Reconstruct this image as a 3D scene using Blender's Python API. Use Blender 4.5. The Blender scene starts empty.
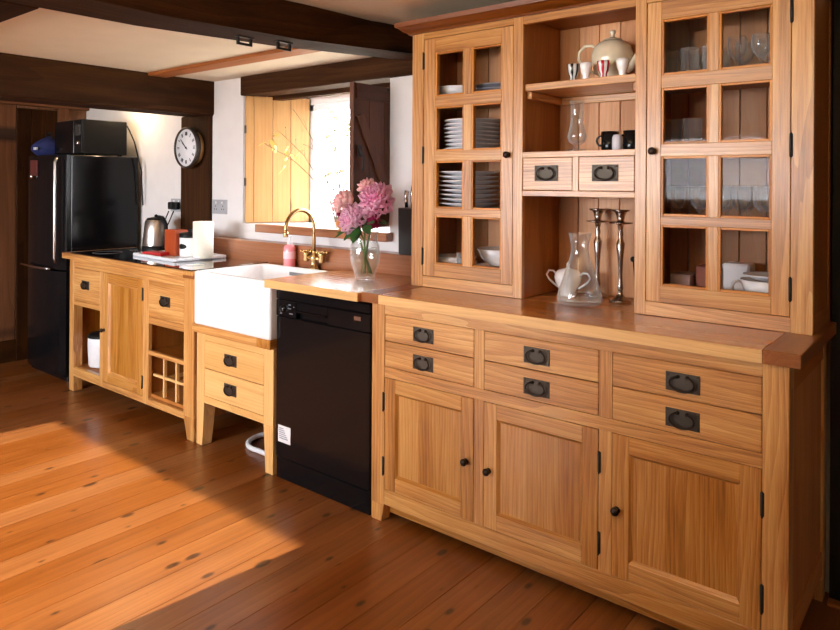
import bpy, math, random
from mathutils import Vector, Matrix
random.seed(7)
SC = bpy.context.scene
COL = SC.collection
ORG = {}

# ------------------------------------------------------------------ mesh builder
class MB:
    def __init__(s, M=None):
        s.v = []; s.f = []; s.g = []; s.t = []; s.sm = []; s.mi = []; s.M = M
    def add(s, verts, faces, axis='z', tone=None, smooth=False, mi=0, off=None, jit=True):
        if tone is None: tone = random.random()
        if off is None:
            off = (random.uniform(-.3, .3), random.uniform(-.3, .3), random.uniform(-9, 9)) if jit else (0, 0, 0)
        b = len(s.v)
        loc = [Vector(p) for p in verts]
        s.v += [(s.M @ p if s.M else p) for p in loc]
        for f in faces:
            s.f.append([b + i for i in f]); s.sm.append(smooth); s.mi.append(mi); s.t.append(tone)
            for i in f:
                x, y, z = loc[i]
                q = {'x': (y, z, x), 'y': (x, z, y), 'z': (x, y, z)}[axis]
                s.g.append((q[0] + off[0], q[1] + off[1], q[2] + off[2]))
        return s
    def hexa(s, P, axis='z', bev=.0015, **k):
        P = [Vector(p) for p in P]
        C = sum(P, Vector()) / 8
        V = []; idx = {}
        for i in range(8):
            for a in range(3):
                o = [b for b in range(3) if b != a]
                p = P[i].copy()
                for b in o:
                    d = P[i ^ (1 << b)] - P[i]
                    L = d.length
                    if L > 1e-9: p += d / L * min(bev, L * .3)
                idx[(i, a)] = len(V); V.append(p)
        F = []
        for a in range(3):
            o = [b for b in range(3) if b != a]
            for sd in (0, 1):
                c = [(sd << a) | (x << o[0]) | (y << o[1]) for x, y in ((0, 0), (1, 0), (1, 1), (0, 1))]
                F.append([idx[(i, a)] for i in c])
        if bev > 0:
            for a in range(3):
                b, c = [q for q in range(3) if q != a]
                for i in range(8):
                    if not i & (1 << a):
                        j = i ^ (1 << a)
                        F.append([idx[(i, b)], idx[(j, b)], idx[(j, c)], idx[(i, c)]])
            for i in range(8): F.append([idx[(i, 0)], idx[(i, 1)], idx[(i, 2)]])
        G = []
        for f in F:
            n = (V[f[1]] - V[f[0]]).cross(V[f[2]] - V[f[0]])
            m = sum((V[i] for i in f), Vector()) / len(f) - C
            G.append(f if n.dot(m) > 0 else f[::-1])
        return s.add(V, G, axis=axis, **k)
    def box(s, x0, x1, y0, y1, z0, z1, axis='z', bev=.0015, **k):
        return s.hexa([((x0, x1)[i & 1], (y0, y1)[(i >> 1) & 1], (z0, z1)[(i >> 2) & 1]) for i in range(8)], axis, bev, **k)
    def lathe(s, prof, c=(0, 0, 0), seg=32, ax='z', smooth=True, **k):
        V = []; F = []; rows = []
        for r, z in prof:
            if r < 1e-6: rows.append([len(V)]); V.append((0, 0, z))
            else:
                rows.append(list(range(len(V), len(V) + seg)))
                V += [(r * math.cos(2 * math.pi * i / seg), r * math.sin(2 * math.pi * i / seg), z) for i in range(seg)]
        for A, B in zip(rows, rows[1:]):
            if len(A) == 1 and len(B) == 1: continue
            for i in range(seg):
                j = (i + 1) % seg
                if len(A) == 1: F.append([A[0], B[j], B[i]])
                elif len(B) == 1: F.append([A[i], A[j], B[0]])
                else: F.append([A[i], A[j], B[j], B[i]])
        if ax == 'y': V = [(x, -z, y) for x, y, z in V]      # axis along -y (towards the room)
        elif ax == 'x': V = [(z, x, y) for x, y, z in V]
        V = [(x + c[0], y + c[1], z + c[2]) for x, y, z in V]
        return s.add(V, F, smooth=smooth, **k)
    def tube(s, pts, r, seg=10, closed=False, cap=True, **k):
        pts = [Vector(p) for p in pts]; n = len(pts)
        R = r if isinstance(r, (list, tuple)) else [r] * n
        V = []; F = []; up = None
        for i, p in enumerate(pts):
            a = pts[(i + 1) % n] if (closed or i < n - 1) else pts[i]
            b = pts[i - 1] if (closed or i > 0) else pts[i]
            t = (a - b).normalized()
            if up is None:
                up = Vector((0, 0, 1)) if abs(t.z) < .9 else Vector((1, 0, 0))
            u = t.cross(up).normalized(); w = u.cross(t).normalized(); up = w
            for j in range(seg):
                q = 2 * math.pi * j / seg
                V.append(p + (u * math.cos(q) + w * math.sin(q)) * R[i])
        for i in range(n if closed else n - 1):
            for j in range(seg):
                a = i * seg + j; b = i * seg + (j + 1) % seg
                c = ((i + 1) % n) * seg + (j + 1) % seg; d = ((i + 1) % n) * seg + j
                F.append([a, d, c, b])
        if cap and not closed:
            F.append(list(range(seg))); F.append([(n - 1) * seg + j for j in range(seg)][::-1])
        return s.add(V, F, smooth=True, **k)
    def ball(s, c, r, seg=16, rings=8, sc=(1, 1, 1), **k):
        P = [(math.sin(math.pi * i / rings) * r * sc[0], -math.cos(math.pi * i / rings) * r * sc[2]) for i in range(rings + 1)]
        P[0] = (0, P[0][1]); P[-1] = (0, P[-1][1])
        return s.lathe(P, c, seg, **k)
    def build(s, name, mat, parent=None, origin=None):
        me = bpy.data.meshes.new(name)
        o = Vector(ORG[parent.name]) if parent is not None else Vector(origin or (0, 0, 0))
        me.from_pydata([tuple(v - o) for v in s.v], [], s.f)
        ga = me.attributes.new('gv', 'FLOAT_VECTOR', 'CORNER')
        ga.data.foreach_set('vector', [c for g in s.g for c in g])
        ta = me.attributes.new('tone', 'FLOAT', 'FACE'); ta.data.foreach_set('value', s.t)
        me.polygons.foreach_set('use_smooth', s.sm)
        me.polygons.foreach_set('material_index', s.mi)
        for m in (mat if isinstance(mat, (list, tuple)) else [mat]): me.materials.append(m)
        me.update()
        ob = bpy.data.objects.new(name, me); COL.objects.link(ob)
        if parent is not None: ob.parent = parent; ORG[ob.name] = ORG[parent.name]
        else: ob.location = o; ORG[ob.name] = tuple(o)
        return ob

def arc(c, r, a0, a1, n, plane='xz'):
    out = []
    for i in range(n + 1):
        a = math.radians(a0 + (a1 - a0) * i / n)
        p, q = r * math.cos(a), r * math.sin(a)
        out.append({'xz': (c[0] + p, c[1], c[2] + q), 'yz': (c[0], c[1] + p, c[2] + q), 'xy': (c[0] + p, c[1] + q, c[2])}[plane])
    return out
def tag(o, label, cat, group=None, kind=None):
    o['label'] = label; o['category'] = cat
    if group: o['group'] = group
    if kind: o['kind'] = kind
    return o
def thing(name, label, cat, loc, group=None):
    e = bpy.data.objects.new(name, None); COL.objects.link(e); e.location = loc; e.empty_display_size = .05
    ORG[e.name] = tuple(loc)
    return tag(e, label, cat, group)
def struct(o, label=None):
    o['kind'] = 'structure'
    if label: o['label'] = label; o['category'] = label.split()[-1] if False else 'building part'
    return o
def dup(root, loc, label=None, group=None):
    r = root.copy(); COL.objects.link(r); r.location = loc
    if label: r['label'] = label
    if group: r['group'] = group
    for ch in list(root.children):
        c = ch.copy(); COL.objects.link(c); c.parent = r
        for g in list(ch.children):
            d = g.copy(); COL.objects.link(d); d.parent = c
    return r

# ------------------------------------------------------------------ materials
def newmat(name):
    m = bpy.data.materials.new(name); m.use_nodes = True
    nt = m.node_tree; nt.nodes.clear()
    out = nt.nodes.new('ShaderNodeOutputMaterial')
    return m, nt, out
def N(nt, t, ins=None, **props):
    n = nt.nodes.new(t)
    for k, v in props.items(): setattr(n, k, v)
    for k, v in (ins or {}).items():
        if isinstance(v, bpy.types.NodeSocket): nt.links.new(v, n.inputs[k])
        else: n.inputs[k].default_value = v
    return n
def ramp(nt, fac, stops):
    r = nt.nodes.new('ShaderNodeValToRGB'); nt.links.new(fac, r.inputs[0])
    el = r.color_ramp.elements
    while len(el) < len(stops): el.new(.5)
    for e, (p, c) in zip(el, stops): e.position = p; e.color = (*c, 1)
    return r.outputs[0]
def srgb(r, g, b):
    f = lambda c: ((c / 255 + .055) / 1.055) ** 2.4 if c > 10 else c / 255 / 12.92
    return (f(r), f(g), f(b))
def plain(name, col, rough=.5, metal=0, coat=0, spec=.5, bump=0, bscale=40, emit=None, alpha=None):
    m, nt, out = newmat(name)
    b = N(nt, 'ShaderNodeBsdfPrincipled', {'Base Color': (*col, 1), 'Roughness': rough, 'Metallic': metal, 'Coat Weight': coat, 'Specular IOR Level': spec})
    tc = N(nt, 'ShaderNodeTexCoord')
    no = N(nt, 'ShaderNodeTexNoise', {'Vector': tc.outputs['Object'], 'Scale': bscale, 'Detail': 4})
    mx = N(nt, 'ShaderNodeMixRGB', {'Fac': no.outputs['Fac'], 'Color1': (*[c * .93 for c in col], 1), 'Color2': (*[min(1, c * 1.07) for c in col], 1)})
    nt.links.new(mx.outputs[0], b.inputs['Base Color'])
    if bump:
        bp = N(nt, 'ShaderNodeBump', {'Height': no.outputs['Fac'], 'Strength': bump, 'Distance': .01})
        nt.links.new(bp.outputs[0], b.inputs['Normal'])
    if emit:
        b.inputs['Emission Color'].default_value = (*emit[0], 1); b.inputs['Emission Strength'].default_value = emit[1]
    nt.links.new(b.outputs[0], out.inputs[0])
    return m
def wood(name, dark, mid, light, ring=22, rough=.38, coat=.0, knots=0, along=.1, tone=.35, bump=.15, contrast=1., spec=.5):
    m, nt, out = newmat(name)
    at = N(nt, 'ShaderNodeAttribute', attribute_name='gv')
    tn = N(nt, 'ShaderNodeAttribute', attribute_name='tone')
    st = N(nt, 'ShaderNodeVectorMath', {0: at.outputs['Vector'], 1: (1, 1, along)}, operation='MULTIPLY')
    n0 = N(nt, 'ShaderNodeTexNoise', {'Vector': st.outputs[0], 'Scale': 5., 'Detail': 2})
    sub = N(nt, 'ShaderNodeVectorMath', {0: n0.outputs['Color'], 1: (.5, .5, .5)}, operation='SUBTRACT')
    sc = N(nt, 'ShaderNodeVectorMath', {0: sub.outputs[0], 1: (.22, .22, .1)}, operation='MULTIPLY')
    ad = N(nt, 'ShaderNodeVectorMath', {0: st.outputs[0], 1: sc.outputs[0]}, operation='ADD')
    wv = N(nt, 'ShaderNodeTexWave', {'Vector': ad.outputs[0], 'Scale': ring, 'Distortion': .8, 'Detail': 2, 'Detail Scale': 2.}, wave_type='RINGS', rings_direction='Z', wave_profile='SAW')
    fs = N(nt, 'ShaderNodeVectorMath', {0: at.outputs['Vector'], 1: (90, 90, 2.5)}, operation='MULTIPLY')
    fb = N(nt, 'ShaderNodeTexNoise', {'Vector': fs.outputs[0], 'Scale': 3., 'Detail': 3, 'Roughness': .65})
    ls = N(nt, 'ShaderNodeVectorMath', {0: at.outputs['Vector'], 1: (9, 9, .9)}, operation='MULTIPLY')
    lb = N(nt, 'ShaderNodeTexNoise', {'Vector': ls.outputs[0], 'Scale': 1.5, 'Detail': 3})
    a = N(nt, 'ShaderNodeMath', {0: wv.outputs['Fac'], 1: .13 * contrast}, operation='MULTIPLY')
    b = N(nt, 'ShaderNodeMath', {0: fb.outputs['Fac'], 1: .42 * contrast, 2: a.outputs[0]}, operation='MULTIPLY_ADD')
    c = N(nt, 'ShaderNodeMath', {0: lb.outputs['Fac'], 1: .56 * contrast, 2: b.outputs[0]}, operation='MULTIPLY_ADD')
    d = N(nt, 'ShaderNodeMath', {0: c.outputs[0], 1: .555 * contrast - .5}, operation='SUBTRACT')
    colr = ramp(nt, d.outputs[0], [(.12, dark), (.48, mid), (.85, light)])
    hv = N(nt, 'ShaderNodeMapRange', {'Value': tn.outputs['Fac'], 'To Min': 1 - tone, 'To Max': 1 + tone * .45})
    hh = N(nt, 'ShaderNodeMapRange', {'Value': tn.outputs['Fac'], 'To Min': .498, 'To Max': .504})
    hq = N(nt, 'ShaderNodeMapRange', {'Value': tn.outputs['Fac'], 'To Min': 1 + tone * .4, 'To Max': 1 - tone * .12})
    hs = N(nt, 'ShaderNodeHueSaturation', {'Saturation': hq.outputs[0], 'Color': colr, 'Value': hv.outputs[0], 'Hue': hh.outputs[0]})
    res = hs.outputs[0]
    if knots:
        ks = N(nt, 'ShaderNodeVectorMath', {0: at.outputs['Vector'], 1: (1, 0, .5)}, operation='MULTIPLY')
        sx = N(nt, 'ShaderNodeSeparateXYZ', {0: ks.outputs[0]})
        cx = N(nt, 'ShaderNodeCombineXYZ', {0: sx.outputs[0], 1: sx.outputs[2]})
        kv = N(nt, 'ShaderNodeTexVoronoi', {'Vector': cx.outputs[0], 'Scale': knots, 'Randomness': 1}, voronoi_dimensions='2D')
        cs = N(nt, 'ShaderNodeSeparateXYZ', {0: kv.outputs['Color']})
        kr = N(nt, 'ShaderNodeMapRange', {'Value': cs.outputs[0], 'From Min': .35, 'From Max': 1, 'To Min': .0, 'To Max': .13})
        kd = N(nt, 'ShaderNodeMath', {0: kv.outputs['Distance'], 1: kr.outputs[0]}, operation='SUBTRACT')
        kf = N(nt, 'ShaderNodeMapRange', {'Value': kd.outputs[0], 'From Min': -.03, 'From Max': .03, 'To Min': 1, 'To Max': 0})
        kf2 = N(nt, 'ShaderNodeMath', {0: kf.outputs[0], 1: .85}, operation='MULTIPLY')
        km = N(nt, 'ShaderNodeMixRGB', {'Fac': kf2.outputs[0], 'Color1': res, 'Color2': (dark[0] * .22, dark[1] * .2, dark[2] * .3, 1)})
        res = km.outputs[0]
    bs = N(nt, 'ShaderNodeBsdfPrincipled', {'Base Color': res, 'Coat Weight': coat, 'Coat Roughness': .25, 'Specular IOR Level': spec})
    rr = N(nt, 'ShaderNodeMapRange', {'Value': fb.outputs['Fac'], 'To Min': rough - .08, 'To Max': rough + .12})
    nt.links.new(rr.outputs[0], bs.inputs['Roughness'])
    bp = N(nt, 'ShaderNodeBump', {'Height': d.outputs[0], 'Strength': bump, 'Distance': .004})
    nt.links.new(bp.outputs[0], bs.inputs['Normal'])
    nt.links.new(bs.outputs[0], out.inputs[0])
    return m
def glassy(name, tint=(1, 1, 1), ior=1.45, rough=.01, body=.0, bodycol=(.9, .9, .9)):
    m, nt, out = newmat(name)
    t = N(nt, 'ShaderNodeBsdfTransparent', {'Color': (*tint, 1)})
    g = N(nt, 'ShaderNodeBsdfGlossy', {'Color': (1, 1, 1, 1), 'Roughness': rough})
    ge = N(nt, 'ShaderNodeNewGeometry')
    io = N(nt, 'ShaderNodeMapRange', {'Value': ge.outputs['Backfacing'], 'To Min': ior, 'To Max': 1 / ior})
    f = N(nt, 'ShaderNodeFresnel', {'IOR': io.outputs[0]})
    mx = N(nt, 'ShaderNodeMixShader', {0: f.outputs[0], 1: t.outputs[0], 2: g.outputs[0]})
    o = mx.outputs[0]
    if body:
        df = N(nt, 'ShaderNodeBsdfDiffuse', {'Color': (*bodycol, 1)})
        lw = N(nt, 'ShaderNodeLayerWeight', {'Blend': .35})
        mm = N(nt, 'ShaderNodeMath', {0: lw.outputs['Facing'], 1: body}, operation='MULTIPLY')
        m2 = N(nt, 'ShaderNodeMixShader', {0: mm.outputs[0], 1: o, 2: df.outputs[0]})
        o = m2.outputs[0]
    nt.links.new(o, out.inputs[0])
    return m

OAK = wood('oak', srgb(140, 84, 38), srgb(194, 134, 72), srgb(222, 172, 108), ring=17, rough=.36, knots=0, tone=.25, coat=.45, contrast=1.9)
OAKIN = wood('oak interior', srgb(120, 66, 28), srgb(168, 104, 52), srgb(196, 134, 76), ring=14, rough=.5)
OAKTOP = wood('oiled oak worktop', srgb(134, 76, 32), srgb(192, 122, 60), srgb(214, 150, 86), ring=14, rough=.22, coat=.7, bump=.05)
OAKPALE = wood('pale oak edge', srgb(170, 118, 62), srgb(216, 166, 102), srgb(236, 192, 130), ring=16, rough=.36)
REDWOOD = wood('reddish end grain', srgb(112, 64, 36), srgb(154, 98, 60), srgb(182, 124, 84), ring=22, rough=.3)
PINE = wood('pine floorboard', srgb(80, 40, 18), srgb(128, 74, 36), srgb(158, 100, 54), ring=9, rough=.3, coat=.25, knots=7.5, along=.05, tone=.14, bump=.06)
DARKBEAM = wood('old dark beam', srgb(24, 13, 7), srgb(54, 31, 16), srgb(86, 54, 30), ring=8, rough=.75, knots=2, bump=.5, spec=.1)
PLANKW = wood('brown plank wall', srgb(62, 38, 24), srgb(112, 72, 48), srgb(142, 98, 68), ring=12, rough=.6, knots=3.5, bump=.3, spec=.3)
SHUT = wood('honey pine shutter', srgb(146, 98, 54), srgb(180, 134, 84), srgb(202, 160, 110), ring=9, rough=.45, knots=4, along=.06, tone=.2)
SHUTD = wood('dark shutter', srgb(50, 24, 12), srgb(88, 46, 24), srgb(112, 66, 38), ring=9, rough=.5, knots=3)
SILLW = wood('stained sill wood', srgb(112, 66, 44), srgb(160, 104, 74), srgb(184, 128, 96), ring=14, rough=.3, coat=.3)
JOISTW = wood('joist wood', srgb(100, 52, 20), srgb(146, 84, 38), srgb(170, 108, 56), ring=14, rough=.6)
WALL = plain('white plaster', srgb(226, 222, 222), .9, bump=.25, bscale=9)
CEIL = plain('cream ceiling', srgb(216, 204, 182), .95, bump=.1, bscale=6)
BRONZE = plain('dark bronze', srgb(52, 42, 36), .42, metal=.8, bump=.1, bscale=200)
PEWTER = plain('pewter plate', srgb(78, 70, 62), .42, metal=.7, bump=.2, bscale=300)
BLACKG = plain('gloss black', (.005, .005, .006), .16, spec=.28)
BLACKM = plain('matt black', (.008, .008, .008), .5, spec=.2)
HOBM = plain('black hob glass', (.004, .004, .005), .05, coat=1)
CHROME = plain('chrome', (.75, .75, .77), .16, metal=1)
STEEL = plain('brushed steel', (.62, .58, .54), .3, metal=1)
SATIN = plain('satin silver plate', srgb(176, 178, 184), .4, metal=.2)
BRASS = plain('aged brass', srgb(206, 174, 122), .24, metal=1)
SILVER = plain('candlestick metal', (.42, .37, .33), .25, metal=1)
CERAM = plain('white ceramic', srgb(246, 246, 248), .1, coat=.5)
PLATE = plain('white china', srgb(242, 243, 246), .15, coat=.3)
GREYPL = plain('grey stoneware', srgb(150, 150, 158), .25)
CREAM = plain('cream china', srgb(226, 214, 188), .18, coat=.3)
CREAMP = plain('cream paper', srgb(246, 240, 224), .8)
IRON = plain('black iron', (.01, .01, .01), .5, bump=.3)
WHITEP = plain('white plastic', srgb(232, 234, 240), .35)
GREYPLAS = plain('grey plastic', srgb(120, 124, 132), .4)
RED = plain('red card', srgb(190, 36, 44), .5)
REDBOX = wood('red brown box wood', srgb(130, 52, 30), srgb(176, 78, 48), srgb(196, 98, 62), ring=14, rough=.5)
NAVY = plain('navy fabric', srgb(30, 38, 92), .8, bump=.4, bscale=30)
PINKSOAP = plain('pink soap', srgb(240, 110, 120), .2)
TERRA = plain('terracotta box', srgb(160, 100, 84), .6)
GREEN = plain('leaf green', srgb(48, 92, 40), .5)
STEM = plain('stem green', srgb(96, 128, 70), .6)
TWIG = plain('grey twig', srgb(112, 98, 78), .8)
YLEAF = plain('pale yellow leaf', srgb(236, 214, 128), .6)
PANE = glassy('window pane', (1, 1, 1), 1.45)
GLASS = glassy('clear glassware', (.97, .98, .98), 1.5, .02, body=.38)
WATER = glassy('water', (.93, .97, .95), 1.33, .01, body=.06)
VPANE = glassy('bevelled cabinet pane', (.98, .98, .99), 1.14, .03)
def petalmat(name, c0, c1):
    m, nt, out = newmat(name)
    tn = N(nt, 'ShaderNodeAttribute', attribute_name='tone')
    col = ramp(nt, tn.outputs['Fac'], [(0, c0), (1, c1)])
    b = N(nt, 'ShaderNodeBsdfPrincipled', {'Base Color': col, 'Roughness': .6, 'Subsurface Weight': .0})
    tr = N(nt, 'ShaderNodeBsdfTranslucent', {'Color': col})
    mx = N(nt, 'ShaderNodeMixShader', {0: .3, 1: b.outputs[0], 2: tr.outputs[0]})
    nt.links.new(mx.outputs[0], out.inputs[0]); return m
PET_PINK = petalmat('pink petal', srgb(240, 168, 208), srgb(253, 232, 244))
PET_HOT = petalmat('hot pink petal', srgb(234, 134, 186), srgb(252, 218, 236))
PET_SAL = petalmat('salmon petal', srgb(244, 172, 178), srgb(253, 224, 222))
PET_OR = petalmat('peach petal', srgb(240, 160, 90), srgb(252, 214, 150))
PET_MAG = petalmat('magenta petal', srgb(140, 20, 70), srgb(190, 40, 110))

# ------------------------------------------------------------------ THE ROOM
XL, XR, YF, YB = -5.72, 1.6, -4.6, .6
ZC, ZR = 2.035, 2.14
b = MB()
b.box(XL - .3, XR + .3, YF - .1, YB + .5, -.06, -.021, 'y', 0, tone=0)
x = -1.52 - .1345 * 33
random.seed(11)
while x < XR:
    if x > XL - .2: b.box(x + .0007, x + .1338, YF, YB + .3, -.03, 0, 'y', .0007)
    x += .1345
struct(b.build('floor', PINE), 'knotty honey pine floorboards running towards the cabinets')
random.seed(3)
b = MB(); b.box(XL - .3, -2.36, YF, YB + .1, ZC, ZC + .2, bev=0); b.box(-2.45, XR + .2, YF, YB + .1, ZR, ZR + .2, bev=0)
struct(b.build('ceiling', CEIL))
# back wall with the splayed window opening
WT = .42
b = MB()
XO0, XO1 = -3.617, -2.378
b.box(-5.9, XO0, YB, YB + WT, 0, 2.3, bev=0)
b.hexa([(XO0, YB, 0), (XO0 + .002, YB, 0), (XO0, YB + WT, 0), (-3.43, YB + WT, 0), (XO0, YB, 2.3), (XO0 + .002, YB, 2.3), (XO0, YB + WT, 2.3), (-3.43, YB + WT, 2.3)], bev=0)
b.box(XO1, XR + .2, YB, YB + WT, 0, 2.3, bev=0)
b.box(XO0, XO1, YB, YB + WT, 0, 1.068, bev=0)
b.box(XO0, XO1, YB + .1, YB + WT, 1.93, 2.3, bev=0)
b.box(XO0, XO1, YB, YB + .1, 2.02, 2.3, bev=0)
b.box(-3.45, XO1, YB + .37, YB + WT, 1.88, 1.93, bev=0)
struct(b.build('wall_back', WALL))
# plank wall on the left
b = MB()
b.box(-6.0, XL - .02, YF, YB + .4, 0, 2.3, bev=0, tone=0, mi=1)
y = YF
while y < YB + .02:
    w = random.choice((.16, .19, .21)); b.box(XL - .03, XL + random.uniform(0, .006), y + .002, y + w - .002, .16, 2.2, 'z', .003); y += w
struct(b.build('wall_left', [PLANKW, DARKBEAM]))
b = MB(); b.box(XL - .02, XL + .018, YF, YB, 0, .165, 'y', .004, tone=.1)
struct(b.build('baseboard_left', DARKBEAM))
# boarded door set into the plank wall behind the fridge
d = MB()
for k in range(3): d.box(XL + .004, XL + .022, .07 + k * .1, .168 + k * .1, .0, 1.93, 'z', .003, tone=.1 * k)
struct(d.build('door_1', DARKBEAM))
b = MB(); b.box(XL, XL + .05, .36, .44, 0, 1.99, 'z', .004); b.box(XL, XL + .06, YF, .6, 1.95, 2.02, 'y', .004, tone=.4)
struct(b.build('trim_1', PLANKW))
b = MB(); b.box(XR, XR + .2, YF, YB + .2, 0, 2.3, bev=0)
struct(b.build('wall_right', WALL))
# wall behind the camera, with the wide window the daylight and sun come through
DX0, DX1, DH, DS = -4.6, -1.3, 2.06, .78
b = MB()
b.box(-6, DX0, YF - .25, YF, 0, 2.3, bev=0); b.box(DX1, XR + .2, YF - .25, YF, 0, 2.3, bev=0); b.box(DX0, DX1, YF - .25, YF, DH, 2.3, bev=0); b.box(DX0, DX1, YF - .25, YF, 0, DS, bev=0)
struct(b.build('wall_front', WALL))
b = MB()
for xx in (DX0 + .02, DX1 - .02): b.box(xx - .02, xx + .02, YF - .12, YF - .06, DS, DH, 'z', .003)
b.box(DX0, DX1, YF - .12, YF - .06, DH - .03, DH, 'x', .003)
struct(b.build('window_2', WHITEP))
# near-black door right of the sideboard
b = MB()
b.box(-.383, .5, .565, .6, .0, 2.0, 'z', .003); b.box(-.383, -.30, .552, .566, .0, 2.0, 'z', .003); b.box(-.30, .5, .552, .566, .0, .15, 'x', .003)
struct(b.build('door_2', plain('dark painted door', (.006, .008, .007), .45)))
b = MB(); b.box(-.383, .5, .51, .55, 0, .012, 'x', .003)
struct(b.build('trim_2', OAKIN))

# beams
def loft(secs):
    b = MB(); V = []; F = []
    for (y, xs) in secs:
        V += [(xs[0], y, xs[4]), (xs[1], y, xs[4]), (xs[2], y, xs[5]), (xs[3], y, xs[5])]
    for i in range(len(secs) - 1):
        for j in range(4):
            a = i * 4 + j; c = i * 4 + (j + 1) % 4
            F.append([a, c, c + 4, a + 4])
    F.append([3, 2, 1, 0]); n = 4 * (len(secs) - 1); F.append([n, n + 1, n + 2, n + 3])
    return b.add(V, F, 'y', tone=.25)
# (bottom-left, bottom-right, top-right, top-left, z bottom, z top)
b = loft([(-3.7, (-2.66, -2.36, -2.34, -2.66, 1.99, 2.16)), (-1.1, (-2.61, -2.345, -2.32, -2.61, 1.99, 2.16)), (-.68, (-2.583, -2.34, -2.31, -2.583, 1.985, 2.16)),
          (-.1, (-2.47, -2.262, -2.265, -2.47, 1.985, 2.16)), (.366, (-2.30, -2.11, -2.24, -2.33, 1.985, 2.16)), (.6, (-2.21, -2.03, -2.2, -2.28, 1.985, 2.16))])
BEAM = struct(b.build('trim_3', DARKBEAM))
b = MB(); b.box(-4.16, -3.93, -3.7, .62, 1.81, 2.05, 'y', .012, tone=.5)
struct(b.build('trim_4', DARKBEAM))
b = MB(); b.box(-3.618, -2.03, .575, .72, 1.917, 2.036, 'x', .006, tone=.75)
struct(b.build('trim_5', DARKBEAM))
b = MB(); b.box(-3.6, XO1, .74, .80, 1.895, 1.932, 'x', .003, tone=.5)
struct(b.build('trim_6', DARKBEAM))
b = MB(); b.box(-4.28, -3.945, .572, .62, 0, 1.82, 'z', .008, tone=.65)
struct(b.build('trim_7', DARKBEAM))
b = MB(); b.box(-3.93, -2.46, .13, .25, 2.017, 2.05, 'x', .004, tone=.6)
struct(b.build('trim_8', JOISTW))
b = MB(); b.box(-5.9, -2.6, -1.3, -1.02, 1.985, 2.06, 'x', .01, tone=.2)
struct(b.build('trim_9', DARKBEAM))
b = MB(); b.box(-5.9, XR, -3.88, -3.68, 1.8, 2.16, 'x', .01, tone=.2)
struct(b.build('trim_13', DARKBEAM))
b = MB(); b.box(-3.43, -2.352, .55, .6, 1.07, 1.118, 'x', .004, tone=.6)
struct(b.build('trim_10', SILLW))
b = MB(); b.hexa([(-3.617, .6, 1.068), (XO1, .6, 1.068), (-3.43, 1.0, 1.068), (XO1, 1.0, 1.068), (-3.617, .6, 1.113), (XO1, .6, 1.113), (-3.43, 1.0, 1.113), (XO1, 1.0, 1.113)])
struct(b.build('trim_11', WALL))
b = MB(); b.box(-3.86, -1.957, .5, .6, .9, 1.02, 'x', .003, tone=.5)
struct(b.build('trim_12', SILLW))
# window
b = MB()
for (a, c, e, f) in ((-3.43, -3.365, 1.113, 1.88), (-2.44, XO1, 1.113, 1.88), (-3.43, XO1, 1.113, 1.16), (-3.43, XO1, 1.835, 1.88), (-2.93, -2.87, 1.113, 1.88)):
    b.box(a, c, .965, 1.0, e, f, bev=.003)
wf = struct(b.build('window_1', WHITEP))
b = MB(); b.box(-3.37, -2.43, .98, .984, 1.15, 1.84, bev=0)
b.build('glass_pane', PANE, wf)
# outside
b = MB(); b.box(-14, 8, YF - 9, YF - .25, -.12, -.02, bev=0); b.box(-14, 8, 1.1, 12, -.12, -.02, bev=0)
struct(b.build('ground', plain('pale terrace', srgb(176, 168, 150), .9, bump=.3)))
random.seed(21)
b = MB()
for i in range(1500):
    c = Vector((random.gauss(-9.5, 1.9), random.gauss(8.5, 1.2), 0)); c.z = random.uniform(.2, 4.4)
    s_ = random.uniform(.05, .12)
    u = Vector((random.uniform(-1, 1), random.uniform(-1, 1), random.uniform(-1, 1))).normalized(); w = u.cross(Vector((.3, .5, .8))).normalized()
    b.add([c - u * s_, c + w * s_ * .5, c + u * s_, c - w * s_ * .5], [[0, 1, 2, 3]])
o = b.build('shrub_foliage', plain('pale garden leaves', srgb(66, 62, 40), .7))
tag(o, 'pale yellow green garden shrub blurred beyond the kitchen window', 'shrub', kind='stuff')

# ------------------------------------------------------------------ FITTINGS
def pull(xc, zc, y, parent, w=.1, h=.056):
    b = MB(); b.box(xc - w / 2, xc + w / 2, y - .003, y, zc - h / 2, zc + h / 2, bev=.001)
    for sx in (-1, 1):
        for sz in (-1, 1): b.lathe([(.0, .0015), (.0035, .001), (.004, 0)], (xc + sx * (w / 2 - .007), y - .003, zc + sz * (h / 2 - .007)), 8, 'y')
    p = b.build('pull_plate', PEWTER, parent)
    b = MB()
    for sx in (-1, 1): b.lathe([(.0, .009), (.0045, .008), (.006, 0)], (xc + sx * .014, y - .003, zc + h * .3), 10, 'y')
    pts = []
    for i in range(21):
        a = math.radians(112 + 316 * i / 20)
        pts.append((xc + math.cos(a) * w * .36, y - .012 - .002 * math.sin(i / 20 * math.pi), zc - .001 + math.sin(a) * h * .40))
    b.tube(pts, [.0026 + .0012 * math.sin(math.pi * i / 20) for i in range(21)], 8)
    b.build('pull_ring', BRONZE, p)
def knob(xc, zc, y, parent):
    MB().lathe([(0, .026), (.008, .0255), (.0125, .021), (.0135, .017), (.011, .012), (.006, .008), (.0055, .003), (.011, .002), (.011, 0)], (xc, y, zc), 16, 'y').build('knob', BRONZE, parent)
def hinge(xc, z0, z1, y, parent):
    b = MB(); b.box(xc - .005, xc + .005, y - .003, y + .002, z0, z1, bev=.001)
    b.tube([(xc, y - .004, z0 - .003), (xc, y - .004, z1 + .003)], .003, 8); b.build('hinge', IRON, parent)
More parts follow.
